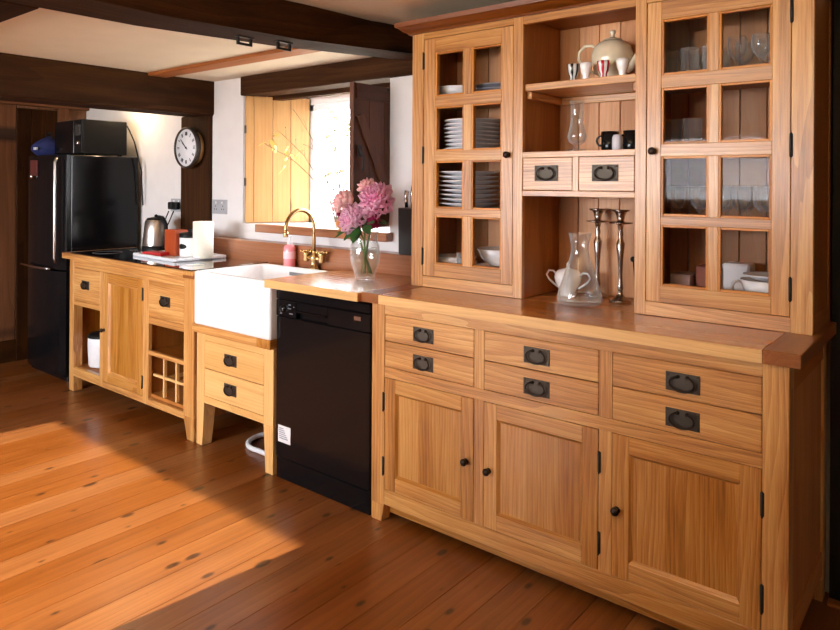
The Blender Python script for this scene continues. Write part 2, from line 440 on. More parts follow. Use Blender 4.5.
def leg(b, x0, x1, y0, y1, z1, inx, tw, mat=0, zt=.0, iny=1, tone=None):
    # post tapering on its inner sides towards the floor; inx: +1 inner side is +x
    t = tw
    X0b, X1b = (x0, x1 - t) if inx > 0 else (x0 + t, x1)
    Y0b, Y1b = (y0, y1 - t) if iny > 0 else (y0 + t, y1)
    b.hexa([(X0b, Y0b, zt), (X1b, Y0b, zt), (X0b, Y1b, zt), (X1b, Y1b, zt), (x0, y0, z1), (x1, y0, z1), (x0, y1, z1), (x1, y1, z1)], 'z', .002, tone=tone)
def panel_door(parent, x0, x1, z0, z1, y, name='door', st=.055, mat=None, rec=.011, th=.02):
    g = .0018
    x0 += g; x1 -= g; z0 += g; z1 -= g
    b = MB()
    b.box(x0, x0 + st, y, y + th, z0, z1, 'z', .0015, tone=random.uniform(.35, .7)); b.box(x1 - st, x1, y, y + th, z0, z1, 'z', .0015, tone=random.uniform(.2, .7))
    tt = random.random()
    b.box(x0 + st, x1 - st, y, y + th, z0, z0 + st, 'x', .0015); b.box(x0 + st, x1 - st, y, y + th, z1 - st, z1, 'x', .0015)
    # chamfered recess and panel boards
    m = .010
    X0, X1, Z0, Z1 = x0 + st, x1 - st, z0 + st, z1 - st
    V = [(X0, y + .002, Z0), (X1, y + .002, Z0), (X1, y + .002, Z1), (X0, y + .002, Z1), (X0 + m, y + rec, Z0 + m), (X1 - m, y + rec, Z0 + m), (X1 - m, y + rec, Z1 - m), (X0 + m, y + rec, Z1 - m)]
    b.add(V, [[0, 1, 5, 4], [2, 3, 7, 6]], 'x'); b.add(V, [[1, 2, 6, 5], [3, 0, 4, 7]], 'z')
    n = 3; w = (X1 - X0 - 2 * m) / n; tb = random.uniform(.12, .32)
    for k in range(n):
        b.box(X0 + m + w * k, X0 + m + w * (k + 1), y + rec, y + rec + .006, Z0 + m, Z1 - m, 'z', 0, tone=min(1, max(0, tb + random.uniform(-.25, .25))))
    return b.build(name, mat or OAK, parent)
def drawer(parent, x0, x1, z0, z1, y, px=None, pz=None, w=.1, h=.056, mat=None):
    b = MB(); g = .0016
    b.box(x0 + g, x1 - g, y, y + .02, z0 + g, z1 - g, 'x', .002, tone=random.uniform(.72, 1))
    b.box(x0 + .01, x1 - .01, y + .02, y + .3, z0 + .01, z1 - .012, 'x', .001, tone=.4)
    o = b.build('drawer', mat or OAK, parent)
    pull(px if px is not None else (x0 + x1) / 2, pz if pz is not None else (z0 + z1) / 2, y, o, w, h)
    return o

# ---- sideboard
sb = thing('sideboard', 'long oak sideboard with six drawers over three panelled doors', 'sideboard', (-1.167, .28, 0))
Y0, Y1 = 0., .585
for (xa, xc, ya) in ((-1.937, -1.868, Y0), (-.465, -.398, Y0), (-1.937, -1.868, Y1 - .06), (-.465, -.398, Y1 - .06)):
    b = MB(); leg(b, xa, xc, ya, ya + .06, .07, 1 if xa < -1 else -1, .012, tone=.85); b.box(xa, xc, ya, ya + .06, .07, .883, 'z', .0015, tone=.85); b.build('corner_post', OAK, sb)
b = MB()
b.box(-1.868, -.465, Y0 + .001, Y0 + .024, .842, .883, 'x', .001, tone=.95)
b.box(-1.868, -.465, Y0 + .001, Y0 + .024, .588, .629, 'x', .001, tone=.9)
b.box(-1.868, -.465, Y0 + .001, Y0 + .024, .072, .135, 'x', .002, tone=.6)
b.box(-1.43, -1.388, Y0 + .002, Y0 + .024, .135, .588, 'z', .001, tone=.8); b.box(-1.43, -1.388, Y0 + .002, Y0 + .024, .629, .842, 'z', .001, tone=.9)
b.box(-.946, -.902, Y0 + .002, Y0 + .024, .135, .588, 'z', .001, tone=.8); b.box(-.946, -.902, Y0 + .002, Y0 + .024, .629, .842, 'z', .001, tone=.9)
b.box(-1.868, -.465, Y0 + .035, Y0 + .05, .03, .10, 'x', .001, tone=.1)
b.build('face_frame', OAK, sb)
b = MB()
for (xa, xb_) in ((-1.93, -1.912), (-.423, -.405)):
    b.box(xa, xb_, Y0 + .06, Y1 - .06, .11, .88, 'z', .001)
for (z0, z1) in ((.09, .165), (.80, .883)):
    b.box(-.418, -.399, Y0 + .06, Y1 - .06, z0, z1, 'y', .002); b.box(-1.936, -1.918, Y0 + .06, Y1 - .06, z0, z1, 'y', .002)
b.box(-1.9, -.43, Y1 - .012, Y1 - .004, .1, .88, 'z', 0); b.box(-1.91, -.425, Y0 + .03, Y1 - .01, .115, .13, 'x', 0)
b.box(-1.91, -.425, Y0 + .03, Y1 - .01, .6, .615, 'x', 0)
b.build('carcass', OAKIN, sb)
tb_ = MB()
tb_.box(-1.885, -.462, -.02, .12, .885, .921, 'x', .002, tone=.9, mi=1)
b = tb_
for k in range(3): b.box(-1.885, -.462, .12 + k * .155, .12 + (k + 1) * .155, .885, .921, 'x', .0004, mi=0)
b.box(-.462, -.367, -.02, .585, .883, .922, 'y', .002, tone=.35, mi=2); b.box(-1.98, -1.885, -.02, .585, .883, .922, 'y', .002, tone=.35, mi=2)
b.build('top', [OAKTOP, OAKTOP, REDWOOD], sb)
b = MB(); b.box(-1.885, -.462, -.0212, -.0195, .884, .9195, 'x', .0004, tone=1); b.build('top_edge', OAKPALE, sb)
for (x0, x1, px) in ((-1.868, -1.43, -1.668), (-1.388, -.946, -1.172), (-.902, -.465, -.682)):
    drawer(sb, x0, x1, .735, .842, .001, px, .785); drawer(sb, x0, x1, .629, .735, .001, px, .677)
dr = panel_door(sb, -1.868, -1.43, .135, .588, .001); knob(-1.464, .351, .001, dr); hinge(-1.871, .453, .524, 0, dr); hinge(-1.871, .194, .264, 0, dr)
dr = panel_door(sb, -1.388, -.946, .135, .588, .001); knob(-1.365, .342, .001, dr); hinge(-.943, .45, .516, 0, dr); hinge(-.943, .191, .26, 0, dr)
dr = panel_door(sb, -.902, -.465, .135, .588, .001); knob(-.884, .348, .001, dr); hinge(-.464, .457, .523, 0, dr); hinge(-.464, .192, .268, 0, dr)

# ---- hutch (glazed dresser top)
HY = .268
hu = thing('dresser_hutch', 'tall oak glazed dresser top with open middle shelves standing on the sideboard', 'dresser', (-1.17, .42, .922))
b = MB()
Z0, Z1 = .922, 2.045
for (a, c, t) in ((-1.953, -1.889, .7), (-1.434, -1.391, .8), (-.939, -.899, .8), (-.449, -.388, .9)): b.box(a, c, HY, HY + .022, Z0, Z1, 'z', .0015, tone=t)
b.box(-1.889, -1.434, HY + .0005, HY + .022, 2.0, Z1, 'x', .001, tone=.3); b.box(-1.391, -.939, HY + .0005, HY + .022, 1.996, Z1, 'x', .001, tone=.4); b.box(-.899, -.449, HY + .0005, HY + .022, 2.0, Z1, 'x', .001, tone=.6)
b.box(-1.889, -1.434, HY + .0005, HY + .022, Z0, .969, 'x', .001, tone=1); b.box(-.899, -.449, HY + .0005, HY + .022, Z0, .969, 'x', .001, tone=.9)
b.box(-1.391, -.939, HY + .0005, HY + .022, 1.474, 1.496, 'x', .001, tone=.9); b.box(-1.391, -.939, HY + .0005, HY + .022, 1.325, 1.346, 'x', .001, tone=.9)
b.box(-1.177, -1.153, HY + .0005, HY + .022, 1.346, 1.474, 'z', .001, tone=.9)
b.build('face_frame', OAK, hu)
b = MB()
b.box(-1.951, -1.933, HY + .022, .585, Z0, Z1, 'z', .001, tone=.6); b.box(-.406, -.390, HY + .022, .585, Z0, Z1, 'z', .001, tone=.1)
b.box(-1.411, -1.392, HY + .022, .575, Z0, Z1, 'z', .001, tone=.5); b.box(-.938, -.920, HY + .022, .575, Z0, Z1, 'z', .001, tone=.5)
b.box(-1.935, -.404, HY + .022, .585, Z1 - .02, Z1, 'x', .001)
b.box(-1.933, -1.411, HY + .022, .575, Z0, Z0 + .02, 'x', .001); b.box(-.92, -.406, HY + .022, .575, Z0, Z0 + .02, 'x', .001)
b.box(-.39, -.387, .53, .585, Z0, Z1, 'z', .001, tone=.8); b.box(-.39, -.387, HY + .022, .53, Z0, Z0 + .06, 'y', .001, tone=.5)
b.box(-1.392, -.938, HY + .022, .575, 1.474, 1.494, 'x', .001); b.box(-1.392, -.938, HY + .022, .575, 1.327, 1.342, 'x', .001)
b.build('carcass', OAKIN, hu)
b = MB(); x = -1.933
while x < -.41:
    b.box(x + .0015, min(x + .0885, -.407), .574, .584, Z0, Z1 - .02, 'z', .002); x += .09
b.build('back_boards', wood('oak back boards', srgb(174, 112, 72), srgb(214, 154, 108), srgb(230, 178, 134), ring=14, rough=.5), hu)
for z in (1.25, 1.49, 1.735):
    MB().box(-1.932, -1.412, .34, .573, z - .018, z, 'x', .001, tone=.4).build('shelf', OAKIN, hu)
    MB().box(-.919, -.407, .34, .573, z - .018, z, 'x', .001, tone=.4).build('shelf', OAKIN, hu)
b = MB(); b.box(-1.391, -.939, .285, .573, 1.735, 1.763, 'x', .002, tone=.95)
b.build('shelf', OAK, hu)
b = MB(); b.box(-1.391, -1.37, .30, .57, 1.705, 1.734, 'y', .002); b.box(-.96, -.939, .30, .57, 1.705, 1.734, 'y', .002); b.box(-1.37, -.96, .553, .573, 1.705, 1.734, 'x', .002)
b.build('shelf_batten', OAK, hu)
drawer(hu, -1.391, -1.177, 1.346, 1.474, HY + .001, -1.286, 1.413, w=.1, h=.06); drawer(hu, -1.153, -.939, 1.346, 1.474, HY + .001, -1.049, 1.413, w=.1, h=.06)
# cornice
prof = [(.0, 2.026), (-.012, 2.026), (-.016, 2.033), (-.03, 2.04), (-.045, 2.053), (-.055, 2.057), (-.058, 2.076), (0, 2.076)]
b = MB(); V = []; F = []
ends = ((-1.955, -1), (-.386, 1))
for (xe, sg) in ends:
    for (dy, z) in prof: V.append((xe + sg * (-dy), HY + dy, z))
n = len(prof)
for i in range(n - 1): F.append([i, n + i, n + i + 1, i + 1])
b.add(V, F, 'x', tone=.25)
for (xe, sg) in ends:
    V = []; F = []
    for yy in (None, .585):
        for (dy, z) in prof: V.append((xe + sg * (-dy), (HY + dy) if yy is None else yy, z))
    for i in range(n - 1): F.append([i, i + 1, n + i + 1, n + i] if sg < 0 else [i, n + i, n + i + 1, i + 1])
    b.add(V, F, 'y', tone=.25)
b.box(-2.01, -.33, HY - .056, .585, 2.062, 2.075, 'x', .0005, tone=.25)
b.build('cornice', wood('reddish oak cornice', srgb(80, 40, 18), srgb(126, 70, 32), srgb(152, 90, 46), ring=18), hu)
# glazed doors
ROWS = ((1.026, 1.235), (1.265, 1.468), (1.510, 1.701), (1.745, 1.935))
BEAD = wood('golden glazing bead', srgb(170, 96, 28), srgb(204, 130, 48), srgb(222, 150, 66), ring=20)
def glazed(x0, x1, cols, kx, hx):
    g = .0018; y = HY + .001; th = .022
    b = MB()
    zb, zt = .969 + g, 2.0 - g
    b.box(x0 + g, cols[0][0], y, y + th, zb, zt, 'z', .0015, tone=.8); b.box(cols[1][1], x1 - g, y, y + th, zb, zt, 'z', .0015, tone=.9)
    zs = [zb] + [q for r in ROWS for q in r] + [zt]
    for i in range(0, len(zs), 2):
        b.box(cols[0][0], cols[1][1], y + .0004, y + th, zs[i], zs[i + 1], 'x', .0012, tone=(.5, .7, .6, .5, .3)[i // 2])
    for (r0, r1) in ROWS: b.box(cols[0][1], cols[1][0], y + .0008, y + th, r0, r1, 'z', .0012, tone=.7)
    d = b.build('door', OAK, hu)
    w = .008
    b = MB()
    for (r0, r1) in ROWS:
        for (c0, c1) in cols:
            b.box(c0, c0 + w, y + .002, y + th, r0, r1, 'z', .001); b.box(c1 - w, c1, y + .004, y + th, r0, r1, 'z', .001)
            b.box(c0 + w, c1 - w, y + .004, y + th, r0, r0 + w, 'x', .001); b.box(c0 + w, c1 - w, y + .004, y + th, r1 - w, r1, 'x', .001)
    b.build('glazing_bead', BEAD, d)
    for (r0, r1) in ROWS:
        for (c0, c1) in cols: MB().box(c0 + .003, c1 - .003, y + .012, y + .015, r0 + .003, r1 - .003, bev=0).build('glass_pane', VPANE, d)
    knob(kx, 1.487, HY + .001, d)
    for (z0, z1) in ((1.02, 1.09), (1.46, 1.53), (1.87, 1.94)): hinge(hx, z0, z1, HY, d)
glazed(-1.889, -1.434, ((-1.826, -1.676), (-1.635, -1.489)), -1.457, -1.889)
glazed(-.899, -.449, ((-.848, -.692), (-.661, -.503)), -.874, -.449)

# ---- left cabinet
lc = thing('kitchen_cabinet', 'pale oak base cabinet beside the fridge with open bay, door and bottle rack', 'cabinet', (-3.94, .28, 0))
for (xa, xc, ya, tt) in ((-4.657, -4.60, 0, 0), (-3.315, -3.218, 0, .035), (-4.657, -4.60, .5, 0), (-3.315, -3.218, .5, .035)):
    b = MB(); leg(b, xa, xc, ya, ya + .06, .12, 1 if xa < -4 else -1, tt, tone=.8); b.box(xa, xc, ya, ya + .06, .12, .863, 'z', .002, tone=.8); b.build('leg', OAK, lc)
b = MB()
b.box(-4.60, -3.315, .001, .022, .812, .863, 'x', .001, tone=.85)
b.box(-4.246, -4.206, .001, .022, .10, .812, 'z', .001, tone=.85); b.box(-3.735, -3.674, .001, .022, .10, .812, 'z', .001, tone=.9)
b.box(-4.60, -3.315, .0015, .022, .10, .138, 'x', .001, tone=.9); b.box(-4.6, -4.246, .0015, .03, .138, .162, 'x', .001, tone=.7)
b.box(-4.60, -4.246, .001, .022, .567, .597, 'x', .001, tone=.8); b.box(-3.674, -3.315, .001, .022, .565, .603, 'x', .001, tone=.9); b.box(-3.674, -3.315, .001, .022, .388, .411, 'x', .001, tone=.9)
b.build('face_frame', OAK, lc)
b = MB()
b.box(-4.655, -4.637, .06, .56, .11, .86, 'z', 0); b.box(-3.238, -3.22, .06, .5, .10, .86, 'z', 0, tone=.4)
b.box(-4.236, -4.216, .022, .55, .11, .86, 'z', 0); b.box(-3.71, -3.69, .022, .55, .11, .86, 'z', 0)
b.box(-4.64, -3.24, .54, .55, .11, .86, 'z', 0); b.box(-4.64, -3.24, .022, .55, .14, .16, 'x', 0)
b.box(-4.64, -4.24, .022, .55, .57, .585, 'x', 0); b.box(-3.69, -3.24, .022, .55, .57, .585, 'x', 0); b.box(-3.69, -3.24, .022, .55, .39, .408, 'x', 0)
b.build('carcass', OAKIN, lc)
b = MB()
for xx in (-3.555, -3.43): b.box(xx - .007, xx + .007, .026, .044, .14, .388, 'z', .001, tone=1)
b.box(-3.67, -3.316, .028, .042, .262, .276, 'x', .001, tone=1)
for xx in (-3.555, -3.43): b.box(xx - .006, xx + .006, .044, .3, .255, .275, 'y', .001, tone=.6)
b.build('bottle_rack', OAKPALE, lc)
b = MB()
b.box(-4.73, -3.29, -.02, .5, .863, .9, 'x', .003, tone=.9); b.box(-4.73, -3.2, .42, .6, .863, .8995, 'x', .003, tone=.7, mi=1); b.box(-3.29, -3.2, -.02, .5, .863, .9, 'y', .003, tone=.5)
lt = b.build('worktop', [OAK, OAKTOP], None, (-3.97, .3, .863)); tag(lt, 'pale oak worktop on the left cabinet, under the black hob', 'worktop')
MB().box(-3.292, -3.199, -.0215, -.019, .863, .879, 'x', .0005, tone=.5).build('end_grain_block', REDWOOD, lt)
drawer(lc, -4.60, -4.246, .597, .812, .001, -4.437, .708); drawer(lc, -3.674, -3.315, .603, .812, .001, -3.50, .708)
dr = panel_door(lc, -4.206, -3.735, .138, .812, .001, st=.06); knob(-4.19, .457, .001, dr); hinge(-3.735, .69, .76, 0, dr); hinge(-3.735, .185, .256, 0, dr)

# ---- sink cabinet
sc_ = thing('sink_cabinet', 'small oak cabinet with two drawers under the white sink', 'cabinet', (-2.875, .25, 0))
for (x0, x1, inx, nm) in ((-3.191, -3.124, 1, 0), (-2.637, -2.566, -1, 1)):
    for (y0, y1, iny) in ((0, .075, 1), (.42, .48, -1)):
        b = MB(); leg(b, x0, x1, y0, y1, .226, inx, .016, iny=iny, tone=.95); b.box(x0, x1, y0, y1, .226, .588, 'z', .002, tone=.95); b.build('leg', OAKPALE, sc_)
for (ya, yb, za, zb_) in ((.001, .022, .553, .588), (.001, .022, .226, .262), (.44, .46, .226, .262)):
    MB().box(-3.124, -2.637, ya, yb, za, zb_, 'x', .001, tone=.8).build('rail', OAKPALE, sc_)
b = MB(); b.box(-3.185, -3.17, .07, .43, .23, .588, 'z', 0); b.box(-2.585, -2.57, .07, .43, .23, .588, 'z', 0); b.box(-3.17, -2.585, .46, .47, .23, .868, 'z', 0); b.box(-3.17, -2.585, .022, .46, .228, .24, 'x', 0)
b.build('carcass', OAKIN, sc_)
b = MB(); b.box(-3.205, -2.665, -.022, .458, .59, .634, 'x', .003, tone=.8); b.box(-2.665, -2.566, -.022, .458, .59, .634, 'y', .003, tone=.2)
b.build('top', OAK, sc_)
drawer(sc_, -3.124, -2.637, .407, .553, .001, -2.899, .482, mat=OAKPALE); drawer(sc_, -3.124, -2.637, .262, .407, .001, -2.899, .335, mat=OAKPALE)

# ---- sink (open rectangular basin)
def basin(x0, x1, y0, y1, z0, z1, w, dep, mat, name):
    b = MB(); r = .02
    def rr(xa, xb_, ya, yb_, r, z):
        pts = []
        for (cx, cy_, a0) in ((xb_ - r, ya + r, -90), (xb_ - r, yb_ - r, 0), (xa + r, yb_ - r, 90), (xa + r, ya + r, 180)):
            for i in range(6):
                a = math.radians(a0 + 90 * i / 5); pts.append((cx + r * math.cos(a), cy_ + r * math.sin(a), z))
        return pts
    loops = [rr(x0 + .01, x1 - .01, y0 + .01, y1 - .01, .012, z0), rr(x0 + .003, x1 - .003, y0 + .003, y1 - .003, .016, z0 + .004), rr(x0, x1, y0, y1, .018, z0 + .014), rr(x0, x1, y0, y1, .018, z1 - .01), rr(x0 + .003, x1 - .003, y0 + .003, y1 - .003, .016, z1 - .003),
             rr(x0 + .01, x1 - .01, y0 + .01, y1 - .01, .012, z1), rr(x0 + w - .008, x1 - w + .008, y0 + w - .008, y1 - w + .008, .03, z1), rr(x0 + w, x1 - w, y0 + w, y1 - w, .03, z1 - .008),
             rr(x0 + w + .005, x1 - w - .005, y0 + w + .005, y1 - w - .005, .04, z1 - dep + .03), rr(x0 + w + .03, x1 - w - .03, y0 + w + .03, y1 - w - .03, .04, z1 - dep)]
    n = len(loops[0]); V = [p for l in loops for p in l]; F = []
    for k in range(len(loops) - 1):
        for i in range(n): j = (i + 1) % n; F.append([k * n + i, k * n + j, (k + 1) * n + j, (k + 1) * n + i])
    F.append(list(range(n))[::-1]); F.append([(len(loops) - 1) * n + i for i in range(n)])
    b.add(V, F, smooth=True)
    return b
sk = thing('butler_sink', 'deep white ceramic farmhouse sink below the brass tap', 'sink', (-2.86, .2, .636))
ob = basin(-3.172, -2.552, -.036, .43, .636, .912, .028, .22, CERAM, 's').build('basin', CERAM, sk)
md = ob.modifiers.new('es', 'EDGE_SPLIT'); md.split_angle = math.radians(50)
MB().lathe([(0, .006), (.03, .006), (.04, .0)], (-2.86, .2, .692), 20).build('plug_hole', CHROME, sk)
b = MB(); b.box(-2.93, -2.80, .40, .4035, .865, .885, bev=.002); b.build('overflow_slot', GREYPLAS, sk)

# ---- middle worktop
b = MB()
sw = MB().box(-3.199, -2.55, .434, .5, .868, .903, 'x', .002, tone=.8).build('worktop', OAKTOP, None, (-2.87, .46, .868)); tag(sw, 'narrow oak worktop strip behind the sink carrying the brass tap', 'worktop')
for k in range(3): b.box(-2.548 , -1.981, -.02 + k * .151, -.02 + (k + 1) * .151 + (.067 if k == 2 else 0), .883, .92, 'x', .0005 if k else .002, tone=.9 - .2 * k)
b.box(-2.585, -2.549, -.04, -.02 + .453, .9125, .92, 'x', .0005, tone=.9); b.box(-2.585, -2.548, -.041, -.0365, .883, .92, 'x', .0005, tone=.9)
b.box(-2.5485, -1.981, -.04, -.019, .8832, .9202, 'x', .002, tone=.95)
mw = b.build('worktop', OAKTOP, None, (-2.3, .2, .868)); tag(mw, 'glossy oak worktop over the black dishwasher, carrying the peony vase', 'worktop')
b = MB(); b.box(-2.584, -1.982, -.0415, -.0398, .884, .9195, 'x', .0004, tone=1); b.build('worktop_edge', OAKPALE, mw)
b = MB()
for k in range(7): b.box(-2.50 + 0, -2.28, .06 + k * .045, .064 + k * .045, .9195, .9206, 'x', 0, tone=0)
b.build('drainer_groove', OAKIN, mw)

# ---- dishwasher
dw = thing('dishwasher', 'black freestanding dishwasher between sink cabinet and sideboard', 'dishwasher', (-2.247, .28, 0))
b = MB(); b.box(-2.546, -1.947, .03, .56, .02, .872, bev=.004); b.build('body', BLACKM, dw); MB().box(-2.544, -1.949, .004, .05, .0, .098, bev=.002).build('kick_plate', BLACKG, dw)
b = MB(); b.box(-2.546, -1.947, .0, .03, .1, .752, bev=.004); dd = b.build('door', BLACKG, dw)
b = MB(); b.box(-2.546, -1.947, -.002, .03, .832, .872, bev=.003)
b.box(-2.546, -2.405, -.002, .03, .754, .83, bev=.003); b.box(-2.20, -1.947, -.002, .03, .754, .83, bev=.003); b.box(-2.405, -2.20, -.002, .03, .79, .83, bev=.003); b.box(-2.405, -2.2, .02, .03, .754, .79, bev=0)
cp = b.build('control_panel', BLACKG, dw)
b = MB(); b.box(-2.40, -2.205, -.012, .004, .782, .792, bev=.003); b.build('handle', BLACKG, cp)
MB().lathe([(0, .016), (.016, .015), (.019, .0)], (-2.49, -.002, .79), 20, 'y').build('dial_knob', BLACKG, cp)
for (xx, zz, w) in ((-2.45, .812, .016), (-2.45, .795, .02), (-2.44, .772, .024), (-2.42, .805, .006), (-2.51, .768, .014)): MB().box(xx - w / 2, xx + w / 2, -.0035, -.001, zz - .0022, zz + .0022, bev=.0005).build('control_mark', GREYPLAS, cp)
b = MB(); b.box(-2.038, -1.998, -.004, -.001, .796, .814, bev=.001); b.build('badge', CHROME, cp)
b = MB(); b.box(-2.527, -2.44, -.002, .001, .172, .25, bev=.0003); st = b.build('energy_sticker', WHITEP, dd)
b = MB()
for k in range(6): b.box(-2.518, -2.518 + .03 + .006 * k, -.003, -.0015, .234 - k * .009, .239 - k * .009, bev=0)
b.build('sticker_bar', plain('sticker grey', srgb(150, 156, 170), .5), st)
b = MB()
pts = [(-2.87 + .13 * math.cos(math.radians(a)), .25 + .13 * math.sin(math.radians(a)), .0135) for a in range(75, 286, 15)]
b.tube([(-2.56, .42, .03)] + pts + [(-2.7, .11, .02), (-2.56, .12, .05)], .0125, 10)
tag(b.build('waste_hose', WHITEP, None, (-2.9, .24, 0)), 'white waste hose looping on the floor under the sink cabinet', 'hose')

# ---- fridge
fr = thing('fridge_freezer', 'tall black fridge freezer at the far left corner', 'fridge', (-5.13, .33, 0))
b = MB(); b.box(-5.44, -4.822, .08, .565, .02, 1.553, bev=.006); b.box(-5.42, -4.84, .07, .5, 0, .03, bev=.003); b.build('body', BLACKG, fr)
def fdoor(z0, z1, nm):
    b = MB(); V = []; F = []; n = 12
    for z in (z0, z1):
        for i in range(n + 1):
            t = i / n; xx = -5.44 + .618 * t; V.append((xx, .05 - .045 * math.sin(math.pi * t) ** .6, z))
        V.append((-4.822, .078, z)); V.append((-5.44, .078, z))
    m = n + 3
    for i in range(m): F.append([i, (i + 1) % m, m + (i + 1) % m, m + i])
    F.append(list(range(m))[::-1]); F.append([m + i for i in range(m)])
    b.add(V, F); return b.build(nm, BLACKG, fr)
fd = fdoor(.768, 1.553, 'fridge_door'); ff = fdoor(.05, .755, 'freezer_door')
b = MB(); b.tube([(-5.42, .0, .77), (-5.40, -.012, .772), (-5.14, -.03, .772), (-4.97, -.02, .772), (-4.95, .0, .77)], .008, 10); b.build('handle', CHROME, fd)
b = MB(); b.tube([(-4.86, .0, .82), (-4.86, -.012, .85), (-4.86, -.012, 1.5), (-4.86, 0, 1.53)], .010, 10); b.build('handle', STEEL, fd)  # upright tube stands in for the bright reflection on the door's rounded edge
o = MB().box(-5.27, -5.16, -.006, .004, 1.41, 1.52, bev=.001).build('note_card', plain('dark red card', srgb(92, 40, 36), .5), None, (-5.2, 0, 1.41)); tag(o, 'dark red note card held on the fridge door', 'note')
o = MB().lathe([(0, .008), (.016, .007), (.018, 0)], (-5.255, -.006, 1.405), 16, 'y').build('fridge_magnet', CHROME, None, (-5.255, 0, 1.4)); tag(o, 'small round silver magnet at the foot of the red card', 'magnet')
# microwave
mo = thing('microwave', 'black microwave oven on top of the fridge', 'microwave', (-5.05, .33, 1.556))
b = MB(); b.box(-5.266, -4.842, .17, .486, 1.566, 1.806, bev=.004); 
for xx in (-5.23, -4.88):
    for yy in (.2, .45): b.box(xx - .012, xx + .012, yy - .012, yy + .012, 1.555, 1.568, bev=.001)
b.build('body', BLACKM, mo)
MB().box(-5.266, -4.965, .158, .172, 1.57, 1.803, bev=.003).build('door', BLACKG, mo)
cp = MB().box(-4.962, -4.843, .16, .172, 1.57, 1.803, bev=.003).build('control_panel', BLACKM, mo)
MB().lathe([(0, .012), (.014, .011), (.016, 0)], (-4.90, .16, 1.64), 16, 'y').build('dial_knob', CHROME, cp)
MB().box(-4.94, -4.865, .157, .161, 1.69, 1.77, bev=.001).build('display', plain('display', (.05, .05, .045), .2), cp)
MB().tube([(-4.85, .488, 1.78), (-4.83, .50, 1.74), (-4.80, .52, 1.66), (-4.78, .53, 1.58), (-4.775, .56, 1.45), (-4.775, .575, 1.2)], .005, 8).build('power_cord', BLACKM, mo)
# blue bag
b = MB(); random.seed(4)
V = []; F = []; n, m = 18, 9
for j in range(m + 1):
    t = j / m
    for i in range(n):
        a = 2 * math.pi * i / n
        rx, ry = .10, .12
        s_ = math.sin(math.pi * min(1, .12 + t * .88)) ** .55 if t < 1 else 0
        V.append((-5.43 + rx * s_ * math.cos(a) * (1 + .08 * math.sin(3 * a)), .19 + ry * s_ * math.sin(a) * (1 + .06 * math.cos(4 * a)), 1.556 + .145 * t + .012 * math.sin(2 * a + 3 * t) * t))
for j in range(m):
    for i in range(n): F.append([j * n + i, j * n + (i + 1) % n, (j + 1) * n + (i + 1) % n, (j + 1) * n + i])
b.add(V, F, smooth=True)
bg = thing('lunch_bag', 'navy blue zip bag on the fridge left of the microwave', 'bag', (-5.44, .19, 1.556))
b.build('bag_body', NAVY, bg)
MB().tube(arc((-5.43, .19, 1.675), .06, 0, 180, 10), .007, 8).build('bag_handle', BLACKM, bg)
MB().box(-5.40, -5.36, .065, .08, 1.60, 1.62, bev=.001).build('logo_patch', WHITEP, bg)

# ---- hob and things on it
hb = thing('hob', 'wide black glass hob set on the left worktop', 'hob', (-3.95, .26, .9))
MB().box(-4.64, -3.235, -.005, .50, .9, .906, bev=.001).build('glass_top', HOBM, hb)
b = MB()
for (cx, cy_, r) in ((-4.45, .15, .09), (-4.45, .38, .07), (-3.45, .14, .07)):
    b.tube(arc((cx, cy_, .9062), r, 0, 360, 28, 'xy')[:-1], .0009, 6, closed=True)
b.build('zone_ring', GREYPLAS, hb)
ZH = .906
ty = thing('serving_tray', 'white tray on the hob holding box, jar and paper roll', 'tray', (-3.85, .3, ZH))
M = Matrix.Translation((-3.865, .31, ZH)) @ Matrix.Rotation(math.radians(-4), 4, 'Z')
b = MB(M); b.box(-.24, .24, -.155, .155, 0, .008, bev=.002); b.build('tray_base', WHITEP, ty)
b = MB(M)
for q in ((-.26, .26, -.175, -.155), (-.26, .26, .155, .175), (-.26, -.24, -.155, .155), (.24, .26, -.155, .155)): b.box(*q, 0, .02, bev=.004)
b.build('tray_rim', WHITEP, ty)
ZT = ZH + .008
o = MB(Matrix.Translation((-3.985, .23, ZT)) @ Matrix.Rotation(.2, 4, 'Z')).box(-.08, .08, -.045, .045, 0, .022, bev=.003).build('food_packet', RED, None, (-3.985, .23, ZT)); tag(o, 'flat red packet at the left end of the white tray', 'packet')
kt = thing('kettle', 'brushed steel electric kettle with black handle beside the fridge', 'kettle', (-4.29, .40, ZH))
KX, KY = -4.29, .40
MB().lathe([(0, 0), (.088, 0), (.09, .01), (.088, .035), (.084, .04)], (KX, KY, ZH), 28).build('base', BLACKM, kt)
MB().lathe([(.084, .04), (.086, .06), (.078, .14), (.068, .205), (.064, .212), (.0, .214)], (KX, KY, ZH), 32).build('body', STEEL, kt)
b = MB(); b.lathe([(.062, .212), (.055, .224), (.02, .23), (0, .231)], (KX, KY, ZH), 24); b.ball((KX, KY, ZH + .236), .012); b.build('lid', BLACKM, kt)
b = MB(); b.tube([(KX + .03, KY, ZH + .232), (KX + .075, KY, ZH + .228), (KX + .118, KY, ZH + .185), (KX + .125, KY, ZH + .12), (KX + .108, KY, ZH + .05), (KX + .085, KY, ZH + .03)], [.012, .014, .014, .013, .011, .009], 10); b.build('handle', BLACKM, kt)
b = MB(); b.hexa([(KX - .085, KY - .02, ZH + .17), (KX - .06, KY - .02, ZH + .16), (KX - .085, KY + .02, ZH + .17), (KX - .06, KY + .02, ZH + .16), (KX - .1, KY - .012, ZH + .205), (KX - .06, KY - .02, ZH + .21), (KX - .1, KY + .012, ZH + .205), (KX - .06, KY + .02, ZH + .21)]); b.build('spout', STEEL, kt)
o = MB(); o.box(-3.965, -3.845, .27, .36, ZT, ZT + .16, 'z', .002, tone=.5); o = o.build('wooden_box', REDBOX, None, (-3.9, .31, ZT)); tag(o, 'upright red-brown wooden box on the white tray', 'box')
